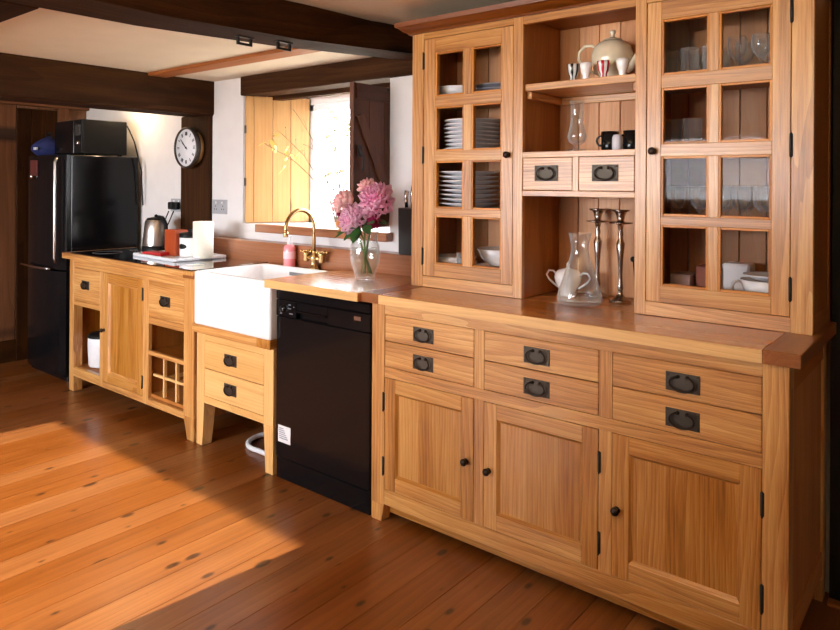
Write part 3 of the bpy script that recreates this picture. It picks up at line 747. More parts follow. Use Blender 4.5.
cn = thing('storage_jar', 'white ceramic jar with black lid and oval label on the tray', 'jar', (-3.885, .415, ZT))
CX, CYY = -3.77, .325
cn.location = (CX, CYY, ZT); ORG[cn.name] = (CX, CYY, ZT)
MB().lathe([(0, 0), (.058, 0), (.062, .006), (.062, .115), (.058, .12), (0, .12)], (CX, CYY, ZT), 28).build('body', CERAM, cn)
b = MB(); b.lathe([(.063, .118), (.064, .14), (.055, .148), (.012, .15), (.012, .158), (.018, .166), (0, .17)], (CX, CYY, ZT), 24); b.build('lid', BLACKM, cn)
V = []; F = []
for i in range(21):
    t = i / 20; a = math.radians(-90 - 32 + 64 * t + 8); h = .016 * math.sqrt(max(0, 1 - (2 * t - 1) ** 2))
    V += [(CX + .0628 * math.cos(a), CYY + .0628 * math.sin(a), ZT + .066 - h), (CX + .0628 * math.cos(a), CYY + .0628 * math.sin(a), ZT + .066 + h)]
for i in range(20): F.append([2 * i, 2 * i + 2, 2 * i + 3, 2 * i + 1])
MB().add(V, F).build('label', BLACKM, cn)
pr = MB().lathe([(.018, 0), (.058, 0), (.06, .003), (.06, .218), (.058, .22), (.02, .22), (.018, .217), (.018, 0)], (-3.645, .335, ZT), 32).build('paper_roll', CREAMP, None, (-3.645, .335, ZT)); tag(pr, 'tall cream paper roll standing on the right end of the tray', 'paper roll')
# sockets
def socket(x0, x1, z0, z1, y, label, plug=False):
    s = thing('wall_socket', label, 'socket', ((x0 + x1) / 2, y, (z0 + z1) / 2))
    MB().box(x0, x1, y - .009, y, z0, z1, bev=.002).build('face_plate', SATIN, s)
    b = MB(); w = x1 - x0
    for k in (.25, .75):
        cx = x0 + w * k
        for (dx, dz) in ((0, .012), (-.011, -.008), (.011, -.008)): b.box(cx - .003 + dx, cx + .003 + dx, y - .0098, y - .0085, (z0 + z1) / 2 - .004 + dz - .008, (z0 + z1) / 2 + .004 + dz - .008, bev=0)
    b.build('pin_slot', BLACKM, s)
    for k in (.3, .7): MB().box(x0 + w * k - .006, x0 + w * k + .006, y - .013, y - .008, z1 - .026, z1 - .012, bev=.001).build('rocker_switch', WHITEP, s)
    return s
socket(-3.935, -3.775, 1.165, 1.258, .6, 'double steel wall socket right of the dark timber post')
socket(-4.43, -4.285, 1.165, 1.255, .6, 'wall socket left of the timber post with black plugs in it')
for (px_, lab, pts) in ((-4.385, 'left black plug whose cord drops behind the kettle', [(-4.385, .55, 1.17), (-4.39, .53, 1.12), (-4.42, .52, 1.05), (-4.46, .52, .97), (-4.44, .5, .912)]),
                        (-4.325, 'right black plug nearest the timber post with looped cord', [(-4.325, .55, 1.17), (-4.33, .53, 1.12), (-4.36, .52, 1.06), (-4.42, .52, 1.0), (-4.4, .5, .912)])):
    p = thing('power_plug', lab, 'plug', (px_, .57, 1.205), 'plugs in the left socket')
    MB().box(px_ - .024, px_ + .024, .552, .5868, 1.18, 1.232, bev=.006).build('plug_body', BLACKM, p)
    MB().tube(pts, .0042, 8).build('cord', BLACKM, p)
# clock
CXX, CZ = -4.11, 1.6
ck = thing('wall_clock', 'round station style clock with roman numerals on the timber post', 'clock', (CXX, .57, CZ))
MB().lathe([(.0, .02), (.125, .02), (.128, .016), (.128, 0), (0, 0)], (CXX, .53, CZ), 40, 'y').build('dial', plain('clock dial', srgb(232, 232, 236), .4), ck)
rim = [(.124, .02), (.126, .03), (.132, .032), (.138, .026), (.139, .0), (.13, -.004), (.10, -.004)]
MB().lathe(rim, (CXX, .53, CZ), 48, 'y').build('rim', plain('dark clock rim', (.03, .022, .018), .3, coat=.4), ck)
MB().lathe([(.112, .0), (.114, -.01), (.114, -.041), (.0, -.041)], (CXX, .53, CZ), 40, 'y').build('case', plain('cream clock case', srgb(214, 188, 130), .3), ck)
b = MB()
for k in range(12):
    a = math.pi / 2 - k * math.pi / 6
    cnt = (3, 1, 2, 3, 2, 1, 2, 3, 3, 2, 1, 2)[k]
    for q in range(cnt):
        off = (q - (cnt - 1) / 2) * .0085
        Mx = Matrix.Translation((CXX, .508, CZ)) @ Matrix.Rotation(-(a - math.pi / 2), 4, 'Y')
        h = MB(Mx); bb = b; bb.M = Mx
        bb.box(off - .0018, off + .0018, -.001, .001, .082, .106, bev=0)
b.M = None
b.build('roman_numeral', BLACKM, ck)
for (ang, L, w) in ((-48, .085, .004), (-52 , .06, .006)):
    Mx = Matrix.Translation((CXX, .506, CZ)) @ Matrix.Rotation(math.radians(ang), 4, 'Y')
    MB(Mx).box(-w / 2, w / 2, -.001, .001, -.018, L, bev=0).build('clock_hand', BLACKM, ck)
MB().lathe([(0, .006), (.006, .005), (.007, 0)], (CXX, .508, CZ), 12, 'y').build('centre_pin', BLACKM, ck)

# ---- bin in the open bay
bn = thing('compost_caddy', 'white caddy with black rim in the open bay of the left cabinet', 'bin', (-4.40, .14, .16))
BX, BY, BZ = -4.475, .15, .166
MB().lathe([(0, 0), (.095, 0), (.1, .01), (.105, .14), (.104, .19), (.1, .195), (.098, .19), (.09, .02), (0, .02)], (BX, BY, BZ), 32).build('body', WHITEP, bn)
MB().lathe([(.106, .188), (.108, .2), (.09, .212), (.03, .216), (0, .216)], (BX, BY, BZ), 32).build('lid', BLACKM, bn)
MB().lathe([(.024, .215), (.024, .245), (.03, .262), (.0, .268)], (BX + .03, BY, BZ), 16).build('lid_knob', GREYPLAS, bn)
bn.location = (BX, BY, BZ)
for c in bn.children: pass
ORG[bn.name] = (-4.40, .14, .16)
bn.location = (-4.40, .14, .16)

# ---- tap
tp = thing('mixer_tap', 'curved brass swan-neck mixer tap with cross handles behind the sink', 'tap', (-2.80, .462, .903))
TX, TY, TZ = -2.80, .462, .903
b = MB(); b.lathe([(0, 0), (.028, 0), (.028, .008), (.018, .02), (.016, .045), (.022, .055), (.022, .07), (.013, .085), (.011, .1)], (TX, TY, TZ), 20)
b.build('base', BRASS, tp)
pts = [(TX, TY, TZ + .09), (TX, TY, TZ + .22)] + arc((TX, TY - .098, TZ + .225), .098, 0, 180, 16, 'yz') + [(TX, TY - .196, TZ + .20)]
b = MB(); b.tube(pts, .0105, 12); b.lathe([(.0, 0), (.013, 0), (.013, .025), (.0105, .028)], (TX, TY - .196, TZ + .185), 14); b.build('spout', BRASS, tp)
for sx in (-1, 1):
    b = MB(); b.tube([(TX, TY, TZ + .06), (TX + sx * .05, TY, TZ + .06)], .011, 10); b.lathe([(.014, 0), (.018, .01), (.016, .03), (.02, .04), (.02, .05), (.012, .06), (0, .062)], (TX + sx * .062, TY, TZ + .04), 16)
    arm = b.build('valve', BRASS, tp)
    b = MB(); c = (TX + sx * .062, TY - .0, TZ + .095)
    for a in (20, 110): 
        d = Vector((math.cos(math.radians(a)), math.sin(math.radians(a)), 0)) * .03
        b.tube([Vector(c) - d, c, Vector(c) + d], .0055, 8); b.ball(Vector(c) - d, .0085, 10, 6); b.ball(Vector(c) + d, .0085, 10, 6)
    b.build('cross_handle', BRASS, arm)
# soap
so = thing('soap_bottle', 'pink hand soap bottle with white pump beside the tap', 'soap bottle', (-3.0, .462, .903))
SX, SY = -3.0, .462
MB().lathe([(0, 0), (.03, 0), (.034, .004), (.034, .105), (.028, .118), (.014, .124), (0, .124)], (SX, SY, .903), 24).build('bottle', plain('pink liquid soap', srgb(248, 146, 154), .15, coat=.5), so)
b = MB(); b.lathe([(.014, .122), (.015, .14), (.007, .143), (.005, .16), (.010, .163), (.010, .172), (0, .173)], (SX, SY, .903), 16); b.tube([(SX, SY, 1.07), (SX + .005, SY - .03, 1.07), (SX + .006, SY - .036, 1.06)], .004, 8); b.build('pump', WHITEP, so)
MB().lathe([(.0343, .045), (.0343, .085)], (SX, SY, .903), 24).build('label', plain('pale pink label', srgb(250, 190, 196), .5), so)

# ---- flowers
VX, VY, VZ = -2.218, .25, .9205
va = thing('flower_vase', 'clear glass vase of water holding the pink peonies', 'vase', (VX, VY, VZ))
vp = [(0, 0), (.05, 0), (.054, .006), (.058, .03), (.078, .08), (.084, .12), (.08, .16), (.068, .19), (.07, .215), (.08, .228), (.077, .228), (.066, .214), (.063, .19), (.075, .158), (.079, .12), (.073, .082), (.053, .034), (.046, .014), (0, .012)]
MB().lathe([(r * .84, z) for r, z in vp], (VX, VY, VZ), 36).build('vase_body', GLASS, va)
MB().lathe([(0, .015), (.036, .016), (.042, .034), (.058, .083), (.063, .12), (.061, .15), (0, .15)], (VX, VY, VZ), 32).build('water', WATER, va)
def petals(b, c, R, n, ax=Vector((0, -.5, .8)), flat=1.0, tight=.55):
    c = Vector(c); ax = ax.normalized(); ga = 2.39996
    ux = ax.orthogonal().normalized(); uy = ax.cross(ux)
    for i in range(n):
        t = (i + .5) / n; ph = t * math.radians(125); th = i * ga
        d = (ax * math.cos(ph) + (ux * math.cos(th) + uy * math.sin(th)) * math.sin(ph)).normalized()
        tang = (ax - d * ax.dot(d)); 
        if tang.length < 1e-3: tang = ux
        tang.normalize(); side = d.cross(tang).normalized()
        r0 = R * (.30 + .5 * t); L = R * random.uniform(.42, .6) * (.6 + .6 * t); W = L * random.uniform(.7, .95)
        V = []; F = []
        for a in range(5):
            u = a / 4
            for q in range(5):
                w = (q / 4 - .5) * 2
                wid = W * math.sin(math.pi * (.16 + .72 * u)) * .6
                curl = .35 * R * u * u * (1 - t * .5)
                ruff = .06 * R * math.sin(q * 2.4 + i) * u
                p = c + d * (r0 + (1 - abs(w) ** 2 * .3) * .25 * R * math.sin(u * 2) + ruff) + tang * (L * (u - .35) - curl * (1 - t)) + side * (w * wid) - d * (abs(w) ** 2 * .18 * R)
                V.append(p)
        for a in range(4):
            for q in range(4): F.append([a * 5 + q, a * 5 + q + 1, (a + 1) * 5 + q + 1, (a + 1) * 5 + q])
        b.add(V, F, smooth=True, tone=min(1, max(0, .25 + .6 * t + random.uniform(-.25, .25))))
    b.ball(c, R * .5, 12, 6, tone=.1)
def bloom(name, c, R, n, mat, label, cat, ax=Vector((.2, -.7, .6))):
    f = thing(name, label, cat, c, 'cut flowers in the glass vase')
    b = MB(); petals(b, c, R, n, ax); b.build('petals', mat, f)
    b = MB(); c = Vector(c); m = Vector((VX + (c.x - VX) * .25, VY, VZ + .19)); e = Vector((VX - (c.x - VX) * .18, VY + random.uniform(-.02, .02), VZ + .03))
    b.tube([c - ax * R * .3, (c + m) / 2 + Vector((0, 0, .01)), m, e], [.003, .0035, .0035, .003], 8); b.build('stem', STEM, f)
    return f
random.seed(9)
bloom('peony', (-2.135, .235, 1.297), .09, 64, PET_HOT, 'largest bright pink peony at the right of the bunch', 'flower', Vector((.25, -.75, .35)))
bloom('peony', (-2.255, .20, 1.203), .078, 60, PET_PINK, 'ruffled lilac-pink peony low in the middle just above the vase rim', 'flower', Vector((-.05, -.9, .2)))
bloom('peony', (-2.232, .27, 1.358), .05, 36, PET_SAL, 'small pale pink bloom at the top of the bunch', 'flower', Vector((0, -.6, .8)))
bloom('peony', (-2.372, .25, 1.283), .068, 44, PET_SAL, 'salmon pink double bloom at the left of the bunch', 'flower', Vector((-.4, -.6, .5)))
bloom('rose', (-2.352, .22, 1.178), .034, 36, PET_OR, 'small peach orange bloom hanging at the lower left', 'flower', Vector((-.3, -.8, .1)))
bloom('rose', (-2.378, .24, 1.225), .024, 26, PET_MAG, 'tiny magenta bud under the salmon bloom', 'flower', Vector((-.4, -.7, -.1)))
bloom('rose', (-2.135, .22, 1.196), .036, 36, PET_MAG, 'dark magenta bloom tucked under the largest peony', 'flower', Vector((.2, -.8, 0)))
def leafblade(b, c, d, L, W, nrm=Vector((0, -.4, .9))):
    c = Vector(c); d = Vector(d).normalized(); s_ = d.cross(nrm).normalized(); n_ = s_.cross(d)
    V = []; F = []
    for a in range(7):
        u = a / 6; w = W * math.sin(math.pi * (.04 + .93 * u)) ** .8
        p = c + d * (L * u) - Vector((0, 0, 1)) * (L * .25 * u * u)
        V += [p - s_ * w, p - n_ * w * .25, p + s_ * w]
    for a in range(6):
        for q in (0, 1): F.append([a * 3 + q, a * 3 + q + 1, a * 3 + q + 4, a * 3 + q + 3])
    b.add(V, F, smooth=True)
lf = MB()
for (c, d, L, W) in (((-2.26, .22, 1.15), (-.9, -.5, .1), .085, .02), ((-2.27, .2, 1.16), (-.7, -.6, -.35), .075, .018), ((-2.2, .19, 1.17), (.25, -.7, -.35), .085, .024), ((-2.17, .2, 1.18), (.7, -.5, -.1), .09, .024), ((-2.16, .2, 1.19), (.9, -.4, .3), .08, .02),
                     ((-2.19, .19, 1.16), (.1, -.8, -.6), .07, .022), ((-2.24, .2, 1.15), (-.2, -.8, -.4), .06, .02), ((-2.15, .24, 1.2), (1, -.1, .1), .08, .02), ((-2.22, .2, 1.17), (.5, -.9, .2), .07, .025), ((-2.3, .24, 1.2), (-.9, -.3, .4), .06, .015)):
    leafblade(lf, c, d, L, W)
tag(lf.build('peony_leaves', GREEN, None, (VX, VY, 1.15)), 'dark green peony leaves spilling over the vase rim', 'leaves', kind='stuff')

# ---- twigs in a glass on the sill
TXX, TYY = -2.87, .72
tv = thing('sill_vase', 'slim clear glass vase on the window sill behind the salmon bloom', 'vase', (TXX, TYY, 1.113))
MB().lathe([(0, 0), (.05, 0), (.055, .01), (.05, .1), (.065, .22), (.075, .3), (.073, .3), (.062, .22), (.047, .1), (.05, .014), (0, .012)], (TXX, TYY, 1.114), 28).build('vase_body', GLASS, tv)
tw = thing('twig_arrangement', 'bare arching twigs with a few pale yellow leaves before the window', 'branches', (TXX, TYY, 1.13))
random.seed(17)
tips = [(-3.14, .60, 1.80), (-3.22, .55, 1.68), (-3.05, .78, 1.72), (-2.86, .66, 1.75), (-2.74, .66, 1.72), (-2.78, .6, 1.62), (-3.0, .62, 1.60), (-3.3, .52, 1.60), (-2.95, .7, 1.8)]
leafs = MB()
for i, tpt in enumerate(tips):
    b = MB(); a = Vector((TXX + random.uniform(-.02, .02), TYY + random.uniform(-.02, .02), 1.14)); e = Vector(tpt)
    pts = []
    for k in range(9):
        u = k / 8; p = a.lerp(e, u) + Vector((0, 0, .05 * math.sin(u * math.pi))) + Vector((random.uniform(-1, 1), random.uniform(-1, 1), random.uniform(-1, 1))) * .006
        p.x = a.x + (e.x - a.x) * u ** 1.5; pts.append(p)
    b.tube(pts, [.0035 - .0022 * k / 8 for k in range(9)], 6)
    for k in (3, 5, 6, 7):
        p = pts[k]; q = p + Vector((random.uniform(-.09, .05), random.uniform(-.03, .03), random.uniform(.03, .09)))
        b.tube([p, (p + q) / 2 + Vector((0, 0, .006)), q], .0012, 5)
        if random.random() < .5: b.ball(q, .004, 8, 5)
    b.build('twig', TWIG, tw)
for c in ((-3.27, .54, 1.625), (-3.30, .53, 1.61), (-3.24, .55, 1.60), (-3.22, .55, 1.64), (-3.16, .58, 1.58), (-3.12, .6, 1.5), (-3.2, .58, 1.45), (-3.08, .6, 1.55), (-2.76, .62, 1.66), (-2.8, .62, 1.58), (-3.17, .58, 1.52)):
    for _ in range(2): leafblade(leafs, c, (random.uniform(-1, .6), random.uniform(-.4, .2), random.uniform(-.5, .6)), random.uniform(.035, .06), .010)
leafs.build('pale_leaf', YLEAF, tw)

# ---- shutters
s1 = thing('window_shutter', 'honey pine boarded shutter folded into the left window reveal', 'shutter', (-3.6, .61, 1.12), 'window shutters')
A = Vector((-3.598, .600, 0)); D = Vector((-3.408, .962, 0)) - A; L = D.length; D.normalize(); Nn = Vector((D.y, -D.x, 0))
ws = [0, .052, .17, .285, L]
b = MB(Matrix(((D.x, Nn.x, 0, A.x), (D.y, Nn.y, 0, A.y), (0, 0, 1, 0), (0, 0, 0, 1))))
for k in range(4): b.box(ws[k] + .001, ws[k + 1] - .001, .0, .022, 1.118, 1.915, 'z', .003, tone=(.5, .6, .7, .8)[k])
b.build('board_panel', SHUT, s1)
b = MB(Matrix(((D.x, Nn.x, 0, A.x), (D.y, Nn.y, 0, A.y), (0, 0, 1, 0), (0, 0, 0, 1))))
for z in (1.35, 1.68): b.box(-.004, .006, .001, .026, z, z + .05, bev=.001)
b.build('hinge', IRON, s1)
s2 = thing('window_shutter', 'dark ledged and braced shutter standing open at the right of the window', 'shutter', (-2.4, .6, 1.14), 'window shutters')
b = MB()
for k in range(3): b.box(-2.41, -2.392, .345 + k * .115, .345 + (k + 1) * .115 - .001, 1.145, 1.868, 'z', .002)
b.box(-2.412, -2.384, .338, .3455, 1.145, 1.868, 'z', .001, tone=1)
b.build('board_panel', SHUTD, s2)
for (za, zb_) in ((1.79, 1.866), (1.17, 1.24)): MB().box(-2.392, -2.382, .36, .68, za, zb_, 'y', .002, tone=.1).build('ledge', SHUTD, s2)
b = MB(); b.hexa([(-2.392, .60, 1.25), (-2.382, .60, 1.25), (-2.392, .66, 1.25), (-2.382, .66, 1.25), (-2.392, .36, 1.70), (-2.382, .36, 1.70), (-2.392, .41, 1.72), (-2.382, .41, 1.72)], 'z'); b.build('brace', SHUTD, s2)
b = MB(); b.tube([(-2.38, .375, 1.54), (-2.368, .38, 1.52), (-2.368, .395, 1.50), (-2.375, .40, 1.46), (-2.372, .39, 1.43)], .005, 8); b.box(-2.384, -2.379, .365, .395, 1.50, 1.56, bev=.001); b.build('latch', IRON, s2)
b = MB(); b.box(-2.40, XO1, .585, .61, 1.845, 1.86, bev=.001); b.build('hinge', IRON, s2)

# ---- knife block
kb = MB().hexa([(-2.235, .505, 1.0205), (-2.115, .505, 1.0205), (-2.235, .595, 1.0205), (-2.115, .595, 1.0205), (-2.24, .505, 1.25), (-2.115, .505, 1.245), (-2.24, .595, 1.25), (-2.115, .595, 1.245)], bev=.004).build('knife_block', plain('charcoal block', srgb(34, 36, 40), .45), None, (-2.175, .55, 1.02))
tag(kb, 'charcoal knife block on the upstand beside the glazed dresser', 'knife block')
for i, (dx, dy, h, lab) in enumerate(((-.045, 0, .085, 'leftmost steel-handled knife in the black block'), (-.022, .02, .105, 'middle steel-handled knife in the black block'), (.004, -.01, .12, 'tallest steel-handled knife in the block, next to the dresser'))):
    x0, y0 = -2.175 + dx, .55 + dy
    k = thing('kitchen_knife', lab, 'knife', (x0, y0, 1.245), 'knives in the block')
    MB().tube([(x0, y0, 1.252), (x0 - .004, y0, 1.27 + h * .4), (x0 + .002 + i * .004, y0, 1.25 + h)], [.009, .011, .012], 10).build('handle', CHROME, k)
    MB().lathe([(0, 0), (.0085, 0), (.0085, .004), (0, .004)], (x0, y0, 1.248), 10).build('bolster', CHROME, k)

# ------------------------------------------------------------------ CROCKERY
def lathe_thing(name, prof, c, mat, label, cat, group=None, seg=28):
    o = MB().lathe(prof, c, seg).build(name, mat, None, c); return tag(o, label, cat, group)
PLP = lambda r: [(0, 0), (r * .55, 0), (r * .6, .003), (r * .97, .013), (r, .015), (r, .018), (r * .95, .016), (r * .6, .0075), (0, .006)]
BWP = lambda r, h: [(0, 0), (r * .45, 0), (r * .48, .005), (r * .8, h * .4), (r, h), (r * .97, h + .001), (r * .76, h * .45), (r * .4, .012), (0, .010)]
def stack(n, x, y, z, r, dz, mat, labels, grp, cat='plate', name='dinner_plate', prof=None):
    first = None
    for i in range(n):
        loc = (x + random.uniform(-.003, .003), y + random.uniform(-.003, .003), z + i * dz)
        lab = labels[1] if i == n - 1 else labels[0]
        if first is None: first = lathe_thing(name, prof or PLP(r), loc, mat, lab, cat, grp)
        else: first = first; dup(first, loc, lab, grp)
random.seed(5)
YP = .43
stack(9, -1.735, YP, 1.491, .13, .0175, PLATE, ('plate in the stack behind the second row of left dresser panes', 'topmost plate of the upper tall stack in the left dresser door'), 'plates on the third shelf of the left dresser')
stack(9, -1.755, YP, 1.251, .137, .0195, PLATE, ('plate in the stack behind the third row of left dresser panes', 'topmost plate of the lower tall stack in the left dresser door'), 'plates on the second shelf of the left dresser')
stack(3, -1.59, YP, 1.736, .115, .018, GREYPL, ('grey plate on the top left shelf behind the right hand pane', 'topmost grey plate on the top left shelf behind the right pane'), 'grey plates on the top shelf')
lathe_thing('serving_bowl', BWP(.105, .062), (-1.82, YP, 1.736), PLATE, 'white bowl alone at the left of the top dresser shelf', 'bowl')
stack(3, -1.83, .44, .943, .095, .022, CERAM, ('white bowl in the nested pile at bottom left of the left dresser', 'topmost white bowl of the pile at bottom left of the left dresser'), 'bowls at the bottom left', 'bowl', 'soup_bowl', BWP(.095, .06))
stack(4, -1.60, .44, .943, .12, .02, CERAM, ('large white dish low in the bottom right pile of the left dresser', 'large white dish fourth up in the bottom right pile of the left dresser'), 'dishes at the bottom right', 'dish', 'serving_dish', PLP(.12))
lathe_thing('serving_bowl', BWP(.1, .07), (-1.60, .44, 1.024), CERAM, 'white bowl crowning the dish pile at the bottom of the left dresser', 'bowl')
lathe_thing('glass_tumbler', [(0, 0), (.03, 0), (.036, .13), (.034, .13), (.028, .006), (0, .006)], (-1.73, .36, .943), GLASS, 'clear tumbler in front of the crockery at the bottom of the left dresser', 'glass')

# teapot
tpz = 1.7635; tx, tyy = -1.098, .44
te = thing('teapot', 'round cream teapot with looped handle on the top open shelf', 'teapot', (tx, tyy, tpz))
MB().lathe([(0, 0), (.042, 0), (.046, .006), (.042, .012), (.066, .04), (.078, .075), (.08, .1), (.073, .13), (.055, .15), (.036, .158), (0, .16)], (tx, tyy, tpz), 36).build('body', CREAM, te)
b = MB(); b.lathe([(.04, .157), (.034, .164), (.015, .17), (.008, .174), (.007, .182), (.011, .19), (.010, .198), (0, .202)], (tx, tyy, tpz), 24); b.build('lid', CREAM, te)
b = MB(); b.tube([(tx - .065, tyy, tpz + .135), (tx - .085, tyy, tpz + .15), (tx - .115, tyy, tpz + .152), (tx - .138, tyy, tpz + .13), (tx - .14, tyy, tpz + .1), (tx - .122, tyy, tpz + .07), (tx - .095, tyy, tpz + .05), (tx - .068, tyy, tpz + .04)], [.005, .006, .0065, .0065, .0065, .006, .006, .005], 10); b.build('handle', CREAM, te)
b = MB(); b.tube([(tx + .055, tyy, tpz + .045), (tx + .085, tyy, tpz + .065), (tx + .105, tyy, tpz + .10), (tx + .115, tyy, tpz + .135), (tx + .13, tyy, tpz + .158)], [.022, .018, .0125, .0095, .008], 12); b.build('spout', CREAM, te)
def stripes(name, ca, cb, n):
    m, nt, out = newmat(name)
    tc = N(nt, 'ShaderNodeTexCoord'); sp = N(nt, 'ShaderNodeSeparateXYZ', {0: tc.outputs['Object']})
    at2 = N(nt, 'ShaderNodeMath', {0: sp.outputs[1], 1: sp.outputs[0]}, operation='ARCTAN2')
    mu = N(nt, 'ShaderNodeMath', {0: at2.outputs[0], 1: n}, operation='MULTIPLY'); si = N(nt, 'ShaderNodeMath', {0: mu.outputs[0]}, operation='SINE')
    gt = N(nt, 'ShaderNodeMath', {0: si.outputs[0], 1: 0.}, operation='GREATER_THAN')
    mx = N(nt, 'ShaderNodeMixRGB', {'Fac': gt.outputs[0], 'Color1': (*ca, 1), 'Color2': (*cb, 1)})
    bs = N(nt, 'ShaderNodeBsdfPrincipled', {'Base Color': mx.outputs[0], 'Roughness': .2}); nt.links.new(bs.outputs[0], out.inputs[0]); return m
EC = [(0, 0), (.012, 0), (.014, .004), (.012, .012), (.019, .028), (.0225, .052), (.022, .062), (.0205, .062), (.02, .05), (.016, .03), (0, .024)]
for (xx, mt, lab) in ((-1.20, stripes('black striped glaze', (.01, .01, .01), (.75, .75, .75), 6), 'black and white striped egg cup, leftmost on the top shelf'), (-1.148, CERAM, 'plain white egg cup between the black and the red striped ones'),
                      (-1.078, stripes('red striped glaze', srgb(190, 20, 50), (.85, .85, .85), 6), 'red and white striped egg cup in front of the teapot'), (-1.005, CERAM, 'plain white egg cup below the teapot spout')):
    lathe_thing('egg_cup', EC, (xx, .315, 1.7635), mt, lab, 'egg cup', 'egg cups in front of the teapot', 24)
# middle shelf
lathe_thing('hurricane_glass', [(0, 0), (.035, 0), (.036, .004), (.012, .01), (.01, .022), (.03, .035), (.036, .055), (.03, .08), (.024, .11), (.024, .18), (.029, .19), (.0275, .19), (.0225, .18), (.0225, .11), (.028, .08), (.033, .055), (.027, .038), (0, .03)], (-1.19, .33, 1.4965), GLASS, 'tall slender clear glass on the shelf above the small drawers', 'glass')
MUG = lambda r, h: [(0, 0), (r * .94, 0), (r, .005), (r, h), (r * .93, h), (r * .92, .008), (0, .008)]
for (xx, yy, lab) in ((-1.062, .34, 'left black mug on the shelf above the small drawers'), (-.978, .34, 'right black mug beside the dresser door frame')):
    m_ = thing('mug', lab, 'mug', (xx, yy, 1.4965), 'black mugs on the middle shelf')
    MB().lathe(MUG(.032, .07), (xx, yy, 1.4965), 24).build('body', BLACKG, m_)
    MB().tube(arc((xx - .03, yy - .01, 1.533), .018, 80, 280, 10), .004, 8).build('handle', BLACKG, m_)
lathe_thing('pepper_pot', [(0, 0), (.017, 0), (.019, .004), (.018, .045), (.014, .055), (0, .057)], (-1.022, .312, 1.4965), plain('frosted white', srgb(214, 214, 224), .3), 'small white pot standing between the two black mugs', 'pot')
# carafe
cx_, cy_ = -1.168, .315
lathe_thing('carafe', [(0, 0), (.07, 0), (.082, .01), (.084, .022), (.078, .05), (.055, .12), (.038, .17), (.032, .2), (.034, .225), (.043, .266), (.041, .266), (.0318, .225), (.0298, .2), (.036, .17), (.053, .12), (.076, .05), (.081, .022), (.078, .013), (0, .006)], (cx_, cy_, .9225), GLASS, 'wide-based clear glass carafe with flared neck on the sideboard', 'carafe', seg=40)
# sugar bowl
sx_, sy_ = -1.29, .46
su = thing('sugar_bowl', 'white lidded two-handled sugar bowl behind the carafe', 'sugar bowl', (sx_, sy_, .9225))
MB().lathe([(0, 0), (.032, 0), (.034, .006), (.03, .014), (.05, .05), (.055, .075), (.05, .092), (0, .094)], (sx_, sy_, .9225), 32).build('body', CERAM, su)
MB().lathe([(.051, .091), (.04, .104), (.012, .110), (.006, .114), (.007, .13), (.0, .136)], (sx_, sy_, .9225), 24).build('lid', CERAM, su)
for sg in (-1, 1): MB().tube([(sx_ + sg * .048, sy_, 1.0), (sx_ + sg * .065, sy_, 1.018), (sx_ + sg * .085, sy_, 1.018), (sx_ + sg * .096, sy_, 1.0), (sx_ + sg * .085, sy_, .982), (sx_ + sg * .062, sy_, .965), (sx_ + sg * .045, sy_, .955)], .0045, 10).build('handle', CERAM, su)
# candlesticks
CSP = [(0, 0), (.042, 0), (.043, .004), (.036, .01), (.018, .018), (.010, .03), (.009, .045), (.012, .05), (.010, .06), (.008, .1), (.011, .17), (.017, .222), (.012, .232), (.008, .245), (.011, .26), (.008, .275), (.013, .295), (.022, .297), (.045, .3), (.045, .304), (.02, .305), (.012, .31), (.016, .33), (.022, .343), (.034, .348), (.034, .352), (.014, .352), (.012, .33), (0, .33)]
for (xx, yy, lab) in ((-1.072, .465, 'tall pewter candlestick nearest the right dresser door'), (-1.188, .515, 'tall pewter candlestick half hidden behind the carafe')):
    o = MB().lathe(CSP, (xx, yy, .9225), 28).build('candlestick', SILVER, None, (xx, yy, .9225)); tag(o, lab, 'candlestick', 'pair of candlesticks')
sn = thing('candle_snuffer', 'thin black snuffer leaning beside the right candlestick', 'snuffer', (-.985, .44, .9225))
MB().tube([(-1.0, .45, .9265), (-.985, .43, .96), (-1.0, .43, 1.02), (-1.015, .45, 1.085)], .0028, 8).build('rod', BLACKM, sn)
MB().ball((-1.016, .451, 1.09), .011).build('cone', BLACKM, sn)
MB().lathe([(0, 0), (.022, 0), (.026, .01), (.024, .014), (0, .006)], (-.987, .455, .9225), 20).build('dish', CHROME, sn)
# right cabinet
TUMB = [(0, 0), (.027, 0), (.029, .005), (.034, .115), (.0325, .115), (.0275, .01), (0, .01)]
WINE = [(0, 0), (.03, 0), (.031, .002), (.005, .006), (.004, .05), (.012, .06), (.028, .082), (.032, .105), (.028, .135), (.0265, .135), (.03, .105), (.026, .083), (.01, .062), (0, .06)]
GOB = [(0, 0), (.028, 0), (.029, .002), (.006, .006), (.005, .028), (.014, .036), (.029, .055), (.031, .08), (.029, .118), (.0275, .118), (.029, .08), (.027, .057), (.012, .039), (0, .038)]
def row(prof, name, xs, ys, z, lab, cat, grp):
    f = None
    for yy in ys:
        for xx in xs:
            loc = (xx + random.uniform(-.003, .003), yy, z)
            if f is None: f = lathe_thing(name, prof, loc, GLASS, lab, cat, grp, 20)
            else: dup(f, loc, lab, grp)
row(TUMB, 'glass_tumbler', (-.87, -.795, -.72), (.40, .49), 1.7355, 'straight clear tumbler on the top shelf at left of the right dresser', 'glass', 'tumblers on the top right shelf')
row(WINE, 'wine_glass', (-.64, -.565, -.49), (.40, .49), 1.7355, 'stemmed wine glass on the top shelf at right of the right dresser', 'wine glass', 'wine glasses on the top right shelf')
row(GOB, 'goblet', (-.69, -.622, -.554, -.486), (.40, .48), 1.2505, 'short clear goblet behind the third-row right pane of the right dresser', 'goblet', 'goblets on the second shelf')
row(GOB, 'goblet', (-.845, -.765), (.42, .50), 1.2505, 'short clear goblet behind the third-row left pane of the right dresser', 'goblet', 'goblets behind the left panes')
